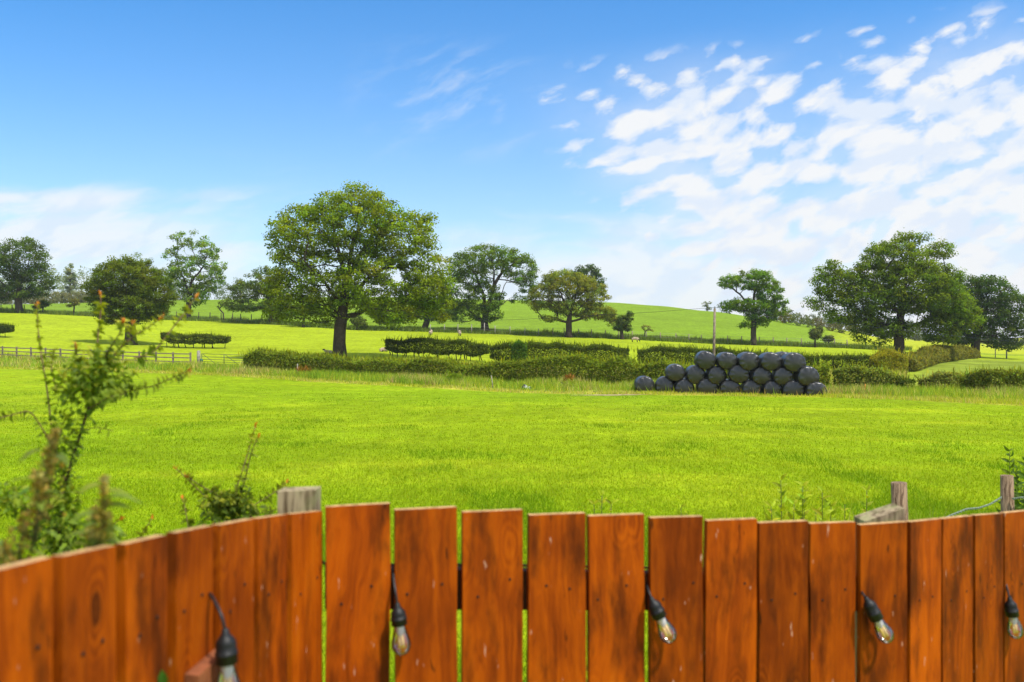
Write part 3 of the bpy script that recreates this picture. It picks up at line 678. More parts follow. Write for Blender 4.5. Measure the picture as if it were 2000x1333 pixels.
bush('little dark green bush near the black plastic scraps', 1772, 52.5, .9, .8, (.09,.15,.02), 75)
bush('rust red dock clump at the foot of the front hedge', 594, 66.5, 1.0, .75, (.22,.12,.03), 76, .07, 700, 60)
bush('rust red dock clump in the margin before the low bales', 1110, 58, .7, .8, (.22,.13,.04), 77, .07, 500, 60)

# ------------------------------------------------------------------ wrapped bales
M_wrap, g = mat_new('black_stretch_wrap')
tcw = g.add('ShaderNodeTexCoord')
nw = g.noise(tcw.outputs['Object'], 3.2, 6, .62); nf = g.noise(tcw.outputs['Object'], 16, 4, .6)
dust = g.sm(nw, .42, .75)
rb_ = g.add('ShaderNodeObjectInfo').outputs['Random']
ocol = g.mix(dust, (.008, .0078, .0074), g.mix(rb_, (.015, .0147, .014), (.048, .047, .044)))
bwp = g.add('ShaderNodeBsdfPrincipled', {'Base Color': ocol, 'Roughness': g.sm(nf, .2, .8, .28, .42), 'Specular IOR Level': .8})
bpw = g.add('ShaderNodeBump', {'Strength': .12, 'Distance': .03, 'Height': g.m('ADD', nw, g.m('MULTIPLY', nf, .35))}); g.l.new(bpw.outputs[0], bwp.inputs['Normal'])
g.add('ShaderNodeOutputMaterial', {0: bwp.outputs[0]})
def bale(label, px, py, Y, rw, rh, yaw, seed, back=0.0, ln=1.2):
    rng = np.random.default_rng(seed)
    c = P(px, py, Y)
    yaw = yaw + rng.normal() * .05
    ax = np.array([math.sin(yaw), math.cos(yaw), 0]); c = c + ax * back
    sd_ = np.array([ax[1], -ax[0], 0]); up = np.array([0, 0, 1.])
    nt = 64; prof = []
    for s in np.linspace(0, 1, 9): prof.append((-ln / 2 - .07 * (1 - s ** 2.2), s * .80))
    for k in range(1, 6):
        a = k / 5 * math.pi / 2; prof.append((-ln / 2 + .16 - .16 * math.cos(a), .80 + .20 * math.sin(a)))
    for s in np.linspace(.2, .8, 8): prof.append((-ln / 2 + ln * s, 1.0 + .015 * math.sin(s * math.pi)))
    n0 = len(prof)
    prof = prof + [(-h, r_) for h, r_ in prof[:14][::-1]]
    th = np.arange(nt) / nt * 2 * np.pi; V = []
    ph = rng.random(6) * 6.28
    for k, (h, r_) in enumerate(prof):
        edgew = np.exp(-((abs(h) - ln / 2 + .04) / .09) ** 2) * (r_ > .5)
        pl = (np.sin(th * 23 + ph[0]) * .5 + np.sin(th * 37 + ph[1] + h * 4) * .5 + np.sin(th * 11 + ph[2])) * .026 * edgew
        big = (np.sin(th * 2 + ph[3]) * .012 + np.sin(th * 3 + ph[4] + h * 2) * .012 + np.sin(th * 5 + ph[5] - h * 3) * .007) * min(1, r_ * 1.3)
        rr_ = r_ + pl + big
        x = np.cos(th) * rr_ * rw * .985; z = np.sin(th) * rr_
        z = np.where(z < 0, -np.abs(z) ** 1.0 * (1 - .12 * np.abs(z)), z) * rh
        V.append(c + x[:, None] * sd_ + z[:, None] * up + (h + .012 * np.sin(th * 9 + ph[1]) * edgew)[:, None] * ax)
    V = np.concatenate(V); n = len(prof)
    i = np.arange(n - 1)[:, None] * nt; j = np.arange(nt); j2 = (j + 1) % nt
    Q = np.stack([i + j, i + nt + j, i + nt + j2, i + j2], -1).reshape(-1, 4)
    me = np_mesh('bale', V, Q, M_wrap, smooth=True)
    return solo('silage_bale', me, c, label, 'bale', 'black wrapped silage bales stacked at the field edge')
ORD = ['leftmost', 'second from left', 'third from left', 'fourth from left', 'fifth from left', 'sixth from left', 'seventh from left', 'eighth from left', 'rightmost']
def byd(px): return np.interp(px, [1240, 1600], [51.5, 47.5])
k_ = 0
for row_, lst in (('bottom', [(1258,754,19,19),(1297,755,18,18.5),(1336,759,19,18),(1381,757,20.5,18),(1424,759,20,17.5),(1466,760,18.5,17.5),(1507,761,19,17.5),(1549,762,21,19),(1591,764,20.5,18)]),
                  ('middle', [(1318,729,18.5,17.5),(1357,733,18.5,18.5),(1397,734,18.5,18),(1442,731.5,20.5,18),(1485,735.5,20,17.5),(1527,736,19,18),(1574,736,21.5,20)]),
                  ('top', [(1377,705,19.5,18.5),(1418,706,19.5,17.5),(1460,707,21,18.5),(1503,707.5,21.5,18.5),(1548,709,22,19.5)])):
    for q, (px, py, rw, rh) in enumerate(lst):
        Y = byd(px); m = Y / F; k_ += 1
        o_ = ORD[q] if q < len(lst) - 1 else 'rightmost'
        desc = {'bottom': 'black wrapped bale on the grass, %s in the bottom row', 'middle': 'black wrapped bale, %s in the middle row of the stack', 'top': 'shiny black wrapped bale, %s along the top row'}[row_] % o_
        bale(desc, px, py, Y + .6, rw * m, rh * m * 1.04, .06, 100 + k_)
for q, (lab, px, py, rw, rh) in enumerate([('black wrapped bale in the rear row peeping over the end of the top row', 1542, 707, 21, 19),
                                 ('black wrapped bale in the rear row at the high end of the bottom row', 1592, 760, 20, 19),
                                 ('black wrapped bale in the rear row behind the third bottom bale', 1332, 755, 19, 18)]):
    m = byd(px) / F; bale(lab, px, py, byd(px) + .6, rw * m, rh * m, .06, 140 + q, back=1.32)

# ------------------------------------------------------------------ pole and cable
M_pole = simple('pole_timber', (.24, .19, .135), .85, .1, 4, .3)
pb = on_ground(1393, 62); pole = thing('utility_pole', 'tall thin wooden pole rising behind the stack of bales', 'pole', pb)
mb = MB(); ptop = P(1396, 603, 62)
mb.tube([pb - [0, 0, .3], pb * .5 + ptop * .5, ptop], [.115, .10, .085], 12); part('pole_shaft', mb.mesh('pole_shaft', M_pole, True), pole)
mb = MB(); mb.lathe([(0, .03), (.05, .06), (.10, .045), (.14, .06), (.18, .02)], ptop + [0, 0, -.02], (0, 0, 1), 10, 0); part('insulator', mb.mesh('insulator', M_wire, True), pole)
mb = MB(); e1 = P(1760, 654, 100); e2 = P(2150, 680, 128); e0 = P(380, 622, 84)
def sagged(a, b, sag, n=24): return [a + (b - a) * t + np.array([0, 0, -sag * 4 * t * (1 - t)]) for t in np.linspace(0, 1, n)]
pt2 = ptop + np.array([0, 0, .08])
mb.tube(sagged(pt2, e0, .75) , .011, 5); mb.tube(sagged(pt2, e2, .35), .011, 5)
solo('overhead_cable', mb.mesh('overhead_cable', M_black), pt2, 'thin dark cable strung across the fields from the wooden pole', 'cable')

# ------------------------------------------------------------------ field fences and gate
def rail_fence():
    a = on_ground(-150, 93); b = on_ground(372, 78.5)
    root = thing('rail_fence', 'weathered post and rail fence leading to the metal gate', 'fence', b)
    L = np.linalg.norm((a - b)[:2]); n = int(L / 2.0)
    tops = []
    for k in range(n + 1):
        p = b + (a - b) * k / n; p[2] = float(gz(p[0], p[1]))
        mb = MB(); mb.box(p + [0, 0, .55], (.07, 0, 0), (0, .05, 0), (0, 0, .68)); part('post', mb.mesh('post', M_oldwood), root); tops.append(p)
    for h in (.35, .72, 1.08):
        mb = MB()
        for p, q in zip(tops[:-1], tops[1:]):
            c = (p + q) / 2 + [0, -.06, h]; d = (q - p) / 2
            mb.box(c, d, (0, .02, 0), (0, 0, .05))
        part('rail', mb.mesh('rail', M_oldwood), root)
rail_fence()
gp = on_ground(388, 77.5); mb = MB(); mb.tube([gp - [0, 0, .3], gp + [0, 0, .7], gp + [0, 0, 1.38], gp + [0, 0, 1.44]], [.17, .16, .15, .09], 9)
solo('gate_post', mb.mesh('gate_post', M_greywood, True), gp, 'stout grey timber gate post at the hinge of the field gate', 'post')
g0 = on_ground(394, 77.2); g1 = on_ground(482, 76.0)
gate = thing('field_gate', 'dark tubular metal field gate beside the long hedge', 'gate', g0)
dg = (g1 - g0); dg[2] = -.1; mb = MB()
for h in (.25, .45, .65, .88, 1.15): mb.tube([g0 + [0, 0, h], g0 + dg + [0, 0, h]], .022, 6)
for t in (0, .5, 1): mb.tube([g0 + dg * t + [0, 0, .2], g0 + dg * t + [0, 0, 1.17]], .03, 6)
part('gate_frame', mb.mesh('gate_frame', M_darkmetal, True), gate)
for t in (.02, .52):
    mb = MB(); mb.tube([g0 + dg * t + [0, -.03, 1.15], g0 + dg * (t + .3) + [0, -.03, .25]], .02, 6); part('brace', mb.mesh('brace', M_darkmetal, True), gate)
mb = MB(); mb.lathe([(-.09, .02), (-.08, .12), (.0, .16), (.08, .12), (.09, .02)], g0 + [0, -.09, .55], (0, 1, 0), 12); mb.box(g0 + [0, -.09, .3], (.07, 0, 0), (0, .04, 0), (0, 0, .14))
part('latch', mb.mesh('latch', M_green, True), gate)
def wire_fence(label, pxs, hs, off, mat, wire_y=None):
    root = None; P_ = []
    rng = np.random.default_rng(int(pxs[0] + 500))
    for px, h in zip(pxs, hs):
        p = on_ground(px, float(bank(px)) + off); P_.append((p, h))
    root = thing('wire_fence', label, 'fence', P_[0][0])
    for p, h in P_:
        mb = MB(); t = rng.normal(size=2) * .04
        mb.tube([p - [0, 0, .2], p + [t[0], t[1], h]], [.09, .08], 6); part('post', mb.mesh('post', mat, True), root)
    mb = MB()
    for k in range(len(P_) - 1):
        for f_ in (.4, .65, .92): mb.tube([P_[k][0] + [0, 0, P_[k][1] * f_], P_[k + 1][0] + [0, 0, P_[k + 1][1] * f_]], .008, 4, cap=False)
    part('wire', mb.mesh('wire', M_wire), root)
M_darkpost = simple('dark_post', (.06, .05, .04), .9, .1, 9)
wire_fence('dark posted wire fence along the bank below the hill grass', [2, 24, 48, 70, 345, 366, 388, 410, 432, 454, 470, 491, 512, 540, 565], [1.5] * 15, 2.5, M_darkpost)
wire_fence('pale posted wire fence in front of the tall bare limbed oak', [840, 868, 894, 921, 946, 967, 996, 1025, 1052], [1.3, 1.4, 1.5, 1.6, 1.9, 1.5, 1.4, 1.3, 1.2], -.3, M_greywood)
wire_fence('thin wire fence running along the hill foot past the lone oak', [1080, 1102, 1130, 1155, 1183, 1208, 1235, 1262, 1290, 1320, 1345, 1370, 1395, 1421, 1448, 1483, 1510, 1537, 1565, 1592, 1630, 1655], [1.35] * 22, 1.2, M_oldwood)
def single_post(label, px, Y, h, r, mat, name='fence_post', lean=0):
    p = on_ground(px, Y); mb = MB(); mb.tube([p - [0, 0, .2], p + [lean * .5, 0, h * .5], p + [lean, 0, h], p + [lean, 0, h + r * .3]], [r, r, r * .95, r * .5], 7)
    solo(name, mb.mesh(name, mat, True), p, label, 'post')
single_post('thin grey stake at the foot of the front hedge beside the red docks', 581, 67.5, .95, .05, M_greywood, 'stake')
single_post('pale slanting stake in the rough margin grass', 963, 57.5, .85, .035, M_greywood, 'stake', -.12)
M_orange = simple('orange_marker', (.62, .27, .03), .6, .3, 6)
single_post('orange painted marker stake beside the black plastic scraps', 1690, 47.5, .62, .03, M_orange, 'stake')
single_post('grey post in the yellow strip beyond the dark oak', 1966, 128, 1.3, .1, M_greywood)
single_post('slim pale post further along the yellow strip', 1944, 130, 1.3, .07, M_greywood)

# ------------------------------------------------------------------ litter
M_sackw = simple('white_plastic', (.72, .72, .74), .4, .4, 6)
def crumple(name, label, cat, c, sx, sy, sz, mats, seed, split=None, lumps=5):
    rng = np.random.default_rng(seed); nu, nv = 26, 13
    th = np.arange(nu) / nu * 2 * np.pi; V = []
    for k in range(nv):
        f = k / (nv - 1) * math.pi / 2
        r_ = np.cos(f) * (1 + .22 * np.sin(th * 3 + seed) + .15 * np.sin(th * 7 + seed * 2 + k)) ; 
        x = r_ * np.cos(th) * sx; y = r_ * np.sin(th) * sy
        z = np.sin(f) * sz * (1 + .3 * np.sin(x / sx * 4 + seed)) + .03 * np.sin(x / sx * 11 + y / sy * 7)
        V.append(np.stack([c[0] + x, c[1] + y, c[2] - .04 + np.maximum(z, 0)], 1))
    V = np.concatenate(V); i = np.arange(nv - 1)[:, None] * nu; j = np.arange(nu); j2 = (j + 1) % nu
    Q = np.stack([i + j, i + j2, i + nu + j2, i + nu + j], -1).reshape(-1, 4)
    mi = np.zeros(len(Q), int)
    if split is not None:
        cx = V[Q].mean(1)[:, 0]; mi = ((cx - c[0]) / sx > split).astype(int) * ((cx - c[0]) / sx < .75)
    return solo(name, np_mesh(name, V, Q, mats, midx=mi, smooth=True), c, label, cat)
crumple('plastic_sack', 'crumpled black and white plastic sack lying at the field edge', 'sack', ground_hit(1027, 760, 40, 75), .36, .26, .27, [M_wrap, M_sackw], 3, -.05)
crumple('plastic_scrap', 'heap of torn black wrap beside the orange stake', 'plastic scrap', on_ground(1663, 49.5), .30, .25, .30, [M_wrap], 4)
crumple('plastic_scrap', 'flat length of black wrap touching the orange stake', 'plastic scrap', on_ground(1683, 49.3), .36, .22, .20, [M_wrap], 8)
crumple('plastic_scrap', 'small dark scrap of wrap on the bare dry strip', 'plastic scrap', ground_hit(1165, 766, 40, 75), .22, .16, .10, [M_wrap], 6)

# ------------------------------------------------------------------ sheep
M_wool = simple('wool', (.44, .34, .25), .95, .05, 14, .5)
M_face = simple('black_face', (.018, .016, .015), .8, .2)
def sheep(label, base, yaw, pose, seed):
    """one body mesh; local x is forward"""
    if pose == 'lying':
        nd = [((0,0,.28),.22,0),((.28,0,.29),.21,0),((-.3,0,.27),.21,0),((-.48,0,.24),.12,0),((.45,0,.40),.13,0),((.55,0,.56),.075,1),((.70,0,.55),.07,1),((.80,0,.50),.045,1),
              ((.56,.1,.60),.028,1),((.55,.19,.58),.02,1),((.56,-.1,.60),.028,1),((.55,-.19,.58),.02,1),
              ((.36,.2,.10),.05,1),((.52,.2,.05),.04,1),((.36,-.2,.10),.05,1),((.52,-.2,.05),.04,1),((-.2,.24,.10),.06,0),((.0,.27,.05),.04,1),((-.2,-.24,.10),.06,0),((.0,-.27,.05),.04,1)]
        ed = [(0,1),(0,2),(2,3),(1,4),(4,5),(5,6),(6,7),(5,8),(8,9),(5,10),(10,11),(1,12),(12,13),(1,14),(14,15),(2,16),(16,17),(2,18),(18,19)]
    else:
        gr = pose == 'grazing'
        hx = [(.52,.62),(.68,.38),(.78,.20),(.84,.09)] if gr else [(.52,.82),(.60,.94),(.74,.92),(.84,.87)]
        nd = [((0,0,.62),.25,0),((.3,0,.63),.23,0),((-.32,0,.62),.24,0),((-.54,0,.58),.11,0),((hx[0][0],0,hx[0][1]),.14,0),((hx[1][0],0,hx[1][1]),.085,1),((hx[2][0],0,hx[2][1]),.07,1),((hx[3][0],0,hx[3][1]),.045,1),
              ((hx[1][0],.09,hx[1][1]+.04),.028,1),((hx[1][0]-.02,.18,hx[1][1]+.02),.02,1),((hx[1][0],-.09,hx[1][1]+.04),.028,1),((hx[1][0]-.02,-.18,hx[1][1]+.02),.02,1),
              ((.34,.13,.42),.085,0),((.33,.13,.24),.042,1),((.35,.13,.02),.034,1),((.38,-.13,.42),.085,0),((.40,-.13,.24),.042,1),((.42,-.13,.02),.034,1),
              ((-.38,.14,.44),.105,0),((-.46,.14,.25),.045,1),((-.42,.14,.02),.034,1),((-.34,-.14,.44),.105,0),((-.40,-.14,.25),.045,1),((-.34,-.14,.02),.034,1)]
        ed = [(0,1),(0,2),(2,3),(1,4),(4,5),(5,6),(6,7),(5,8),(8,9),(5,10),(10,11),(1,12),(12,13),(13,14),(1,15),(15,16),(16,17),(2,18),(18,19),(19,20),(2,21),(21,22),(22,23)]
    me = bpy.data.meshes.new('skel'); me.from_pydata([n_[0] for n_ in nd], ed, [])
    o = bpy.data.objects.new('skel', me); C.collection.objects.link(o)
    sk = o.modifiers.new('s', 'SKIN'); o.modifiers.new('u', 'SUBSURF').levels = 2
    for k, n_ in enumerate(nd):
        sv = me.skin_vertices[0].data[k]; sv.radius = (n_[1], n_[1]); sv.use_root = (k == 0)
    bpy.context.view_layer.update()
    ev = o.evaluated_get(bpy.context.evaluated_depsgraph_get()); m2 = bpy.data.meshes.new_from_object(ev)
    bpy.data.objects.remove(o)
    m2.name = 'sheep'
    m2.materials.clear(); m2.materials.append(M_wool); m2.materials.append(M_face)
    pos = np.array([n_[0] for n_ in nd]); rad = np.array([n_[1] for n_ in nd]); mt = np.array([n_[2] for n_ in nd])
    for pl in m2.polygons:
        c = np.array(pl.center); k = int(np.argmin(np.linalg.norm(pos - c, axis=1) - rad)); pl.material_index = int(mt[k]); pl.use_smooth = True
    o = link('sheep', m2, None, [float(t) for t in base]); o.rotation_euler = (0, 0, yaw)
    return tag(o, label, 'sheep', 'black faced sheep in the yellow pasture')
sheep('black faced sheep lying against the trunk of the great oak', ground_hit(643, 693, 70, 110), R(172), 'lying', 1)
sheep('pale sheep lying beside the end of the bare stemmed hedge', ground_hit(748, 687.5, 70, 130), R(8), 'lying', 2)
sheep('sheep standing tail on in the pasture nearer the great oak', ground_hit(841, 656, 80, 145), R(82), 'standing', 3)
sheep('sheep seen from behind below the pale fence posts', ground_hit(898, 657, 80, 145), R(98), 'standing', 4)
sheep('lone sheep grazing side on below the thin sapling', ground_hit(1240, 669, 80, 145), R(-8), 'grazing', 5)

# ------------------------------------------------------------------ grass
def scatter_near(n, y0, y1, rng, px0=-450, px1=2750):
    t = rng.random(n); Y = 1 / (1 / y0 + t * (1 / y1 - 1 / y0)); px = rng.uniform(px0, px1, n)
    return px, (px - 1000) / F * Y, Y
rng = np.random.default_rng(21)
parts_ = []
px, X, Y = scatter_near(84000, 5.2, 9.5, rng); parts_.append((X, Y, px))
px, X, Y = scatter_near(460000, 8.8, 76, rng); k = Y < edge(px) + .3; parts_.append((X[k], Y[k], px[k]))
X = np.concatenate([p[0] for p in parts_]); Y = np.concatenate([p[1] for p in parts_])
col = ground_colour(X, Y)
tuft = fbm(X + 5, Y * .6, 1.6, 3)
h = rng.uniform(.045, .10, len(X)) * (.6 + .9 * tuft) * np.clip(1.15 - Y / 90, .5, 1); w = np.maximum(.006, .00085 * Y) * rng.uniform(.6, 1.3, len(X))
pale = rng.random(len(X)) < .05
dk_ = tuft > .635; col[dk_] = col[dk_] * [.74, .88, 1]; h[dk_] *= 1.3; col = col * 1.06; col[pale] = col[pale] * [1.5, 1.15, 4]
V, T, c = blades(X, Y, h, w, col, rng, .75, .08, .08)
tag(link('meadow_grass', np_mesh('meadow_grass', V, T, M_grass, c)), 'short bright green mown grass of the near field', 'grass', kind='stuff')

def strip(name, label, n, pxr, yf, hr, cols, seed, lean=.35, wk=.0009, clump=None):
    rng = np.random.default_rng(seed)
    px = rng.uniform(*pxr, n); lo, hi = yf(px); Y = lo + (hi - lo) * rng.random(n); X = (px - 1000) / F * Y
    cl = fbm(X, Y, 2.0, 3)
    k = rng.random(n) < np.clip((cl - .22) * 2.6, .12, 1); X, Y, px, cl = X[k], Y[k], px[k], cl[k]
    cols = np.array(cols); ci = np.clip((fbm(X + 31, Y, 2.6, 3) - .25) * 2 * len(cols) + rng.normal(size=len(X)) * .9, 0, len(cols) - .01).astype(int)
    h = rng.uniform(hr[0], hr[1], len(X)) * (.45 + 1.0 * cl)
    V, T, c = blades(X, Y, h, np.maximum(.008, wk * Y) * rng.uniform(.6, 1.3, len(X)), cols[ci], rng, lean, .2, .1)
    tag(link(name, np_mesh(name, V, T, M_grass, c)), label, 'grass', kind='stuff')
GR = (.26, .40, .028); ST = (.62, .55, .17); YG = (.46, .52, .04); BR = (.46, .36, .13); DG = (.135, .195, .022)
strip('margin_grass', 'dry straw coloured grass along the edge of the mown field', 42000, (-160, 2400), lambda p: (edge(p) - .3, edge(p) + 2.0), (.10, .26), [YG, ST, YG, YG], 31)
strip('verge_grass', 'tall rough grass between the field margin and the hedges', 75000, (-160, 2400), lambda p: (edge(p) + 1.4, np.interp(p, [0, 380, 480, 700, 1000, 1300, 1620, 1760, 2000], [92, 77, 71, 68, 63.5, 58.5, 54.5, 53, 49])), (.28, .72), [GR, YG, GR, YG, GR, ST, BR, GR], 32)
strip('hedgerow_grass', 'seeding brown grass standing between the two hedge lines', 42000, (470, 1770), lambda p: (np.interp(p, [480, 700, 1000, 1300, 1620, 1770], [73, 70, 66, 61, 57, 55]), np.interp(p, [480, 755, 1000, 1300, 1620, 1770], [80, 80, 80, 78, 76, 74])), (.35, .8), [YG, YG, BR, ST, GR, BR], 33)
strip('pasture_fringe_grass', 'yellow grass at the feet of the hawthorn hedges', 16000, (700, 1740), lambda p: (np.interp(p, [700, 1000, 1700], [82, 80, 76]), np.interp(p, [700, 1000, 1700], [89, 86, 80])), (.15, .45), [YG, YG, GR, BR], 34)
strip('bank_grass', 'dark long grass on the bank beneath the boundary trees', 60000, (-60, 1780), lambda p: (bank(p) - .8, bank(p) + 5.5), (.35, .95), [DG, (.17, .24, .03), (.20, .28, .03), (.16, .21, .04)], 35)
strip('fence_foot_grass', 'long seeding grass growing behind the garden fence', 16000, (1380, 2750), lambda p: (p * 0 + 5.5, p * 0 + 11), (.14, .40), [(.19, .31, .012), (.2, .32, .01), (.36, .36, .10), (.22, .32, .02)], 36, .3, .0008)
strip('meadow_rush', 'tufts of rush in the damp meadow', 2500, (1955, 2120), lambda p: (p * 0 + 62, p * 0 + 68), (.4, .9), [DG, GR], 37, .2)
M_dry = simple('dry_earth', (.34, .28, .14), .95, .05, 3)
rng = np.random.default_rng(8); th = np.linspace(0, 2 * np.pi, 40, endpoint=False)
c0 = ground_hit(1195, 772, 40, 70); r_ = 1 + .2 * np.sin(th * 3) + .15 * np.sin(th * 7 + 1)
ring = [np.stack([c0[0] + f_ * r_ * np.cos(th) * 2.0, c0[1] + f_ * r_ * np.sin(th) * .9], 1) for f_ in (.02, .35, .7, 1)]
xy = np.concatenate(ring); V = np.concatenate([xy, (gz(xy[:, 0], xy[:, 1]) + .012)[:, None]], 1)
i = np.arange(3)[:, None] * 40; j = np.arange(40); j2 = (j + 1) % 40
tag(link('bare_ground', np_mesh('bare_ground', V, np.stack([i + j, i + 40 + j, i + 40 + j2, i + j2], -1).reshape(-1, 4), M_dry, smooth=True)), kind='structure')

# ------------------------------------------------------------------ garden fence in front
M_board, g = mat_new('stained_board')
tcb = g.add('ShaderNodeTexCoord'); oi = g.add('ShaderNodeObjectInfo')
geo = g.add('ShaderNodeNewGeometry')
off = g.m('MULTIPLY', oi.outputs['Random'], 57.0)
vv_ = g.add('ShaderNodeVectorMath', {0: geo.outputs['Position'], 1: g.comb(off, g.m('MULTIPLY', off, 1.7), g.m('MULTIPLY', off, .6))}, operation='ADD').outputs[0]
st_ = g.add('ShaderNodeMapping', {'Vector': vv_, 'Scale': (1, 1, .09)}).outputs[0]
st2 = g.add('ShaderNodeMapping', {'Vector': vv_, 'Scale': (1, 1, .3)}).outputs[0]
wp = g.noise(st2, 7, 3, .5)
stw = g.add('ShaderNodeVectorMath', {0: st_, 1: g.comb(g.m('MULTIPLY', wp, .16), 0.0, g.m('MULTIPLY', wp, .10))}, operation='ADD').outputs[0]
grain = g.noise(stw, 70, 4, .65); band = g.noise(stw, 17, 3, .55); blot = g.noise(st2, 11, 5, .62); broad = g.noise(vv_, 5, 3, .5)
kn = g.add('ShaderNodeTexVoronoi', {'Vector': g.add('ShaderNodeMapping', {'Vector': vv_, 'Scale': (1, 1, .42)}).outputs[0], 'Scale': 7.5, 'Randomness': 1.0})
kd = g.m('ADD', kn.outputs['Distance'], g.m('MULTIPLY', g.m('SUBTRACT', blot, .5), .22))
ring = g.m('MULTIPLY', g.m('SINE', g.m('MULTIPLY', kd, 95.0)), g.sm(kd, .34, .08, 0.0, .07))
tone = g.m('ADD', g.m('ADD', ring, g.m('MULTIPLY', grain, .42)), g.m('ADD', g.m('MULTIPLY', band, .42), g.m('MULTIPLY', broad, .40)))
rmp = g.add('ShaderNodeValToRGB', {'Fac': tone}); cr_ = rmp.color_ramp
cr_.elements[0].position = .36; cr_.elements[0].color = (.095, .014, .001, 1)
cr_.elements[1].position = .82; cr_.elements[1].color = (.47, .102, .002, 1)
e_ = cr_.elements.new(.56); e_.color = (.27, .045, .0015, 1)
e_ = cr_.elements.new(.68); e_.color = (.41, .076, .001, 1)
rnd = g.m('MULTIPLY_ADD', oi.outputs['Random'], .46, .66)
bcol = g.mix(1.0, rmp.outputs[0], g.comb(rnd, rnd, rnd), 'MULTIPLY')
bcol = g.mix(g.m('MULTIPLY', g.sm(blot, .46, .70), .85), bcol, (.060, .012, .002))
bcol = g.mix(g.m('MULTIPLY', g.sm(kd, .11, .045), .75), bcol, (.045, .010, .002))
fleck = g.noise(g.add('ShaderNodeMapping', {'Vector': vv_, 'Scale': (1, 1, .28)}).outputs[0], 62, 2, .5)
bcol = g.mix(g.m('MULTIPLY', g.sm(fleck, .71, .77), .65), bcol, (.62, .36, .25))
dash = g.noise(g.add('ShaderNodeMapping', {'Vector': vv_, 'Scale': (1, 1, .22), 'Location': (3, 1, 2)}).outputs[0], 48, 2, .5)
bcol = g.mix(g.m('MULTIPLY', g.sm(dash, .70, .76), .8), bcol, (.03, .008, .002))
bsd = g.add('ShaderNodeBsdfPrincipled', {'Base Color': bcol, 'Roughness': g.sm(grain, .2, .8, .50, .70), 'Specular IOR Level': .09})
bmp = g.add('ShaderNodeBump', {'Strength': .35, 'Distance': .004, 'Height': grain}); g.l.new(bmp.outputs[0], bsd.inputs['Normal'])
g.add('ShaderNodeOutputMaterial', {0: bsd.outputs[0]})
M_endgrain = simple('sawn_end', (.50, .30, .13), .9, .1, 60, .3)
M_raildark = simple('stained_rail', (.07, .022, .008), .8, .2, 12, .2)
M_nail = simple('nail_hole', (.022, .012, .008), .7, .2)
M_mosspost, g = mat_new('mossy_post')
tcm = g.add('ShaderNodeTexCoord'); ps = g.add('ShaderNodeMapping', {'Vector': tcm.outputs['Object'], 'Scale': (1, 1, .12)}).outputs[0]
gn = g.noise(ps, 55, 4, .6); ms = g.noise(tcm.outputs['Object'], 14, 3, .5)
pc = g.mix(g.sm(gn, .35, .62), (.10, .065, .035), (.40, .31, .19)); pc = g.mix(g.m('MULTIPLY', g.sm(ms, .42, .68), .6), pc, (.30, .32, .13))
pbsd = g.add('ShaderNodeBsdfPrincipled', {'Base Color': pc, 'Roughness': .9, 'Specular IOR Level': .1}); g.add('ShaderNodeOutputMaterial', {0: pbsd.outputs[0]})

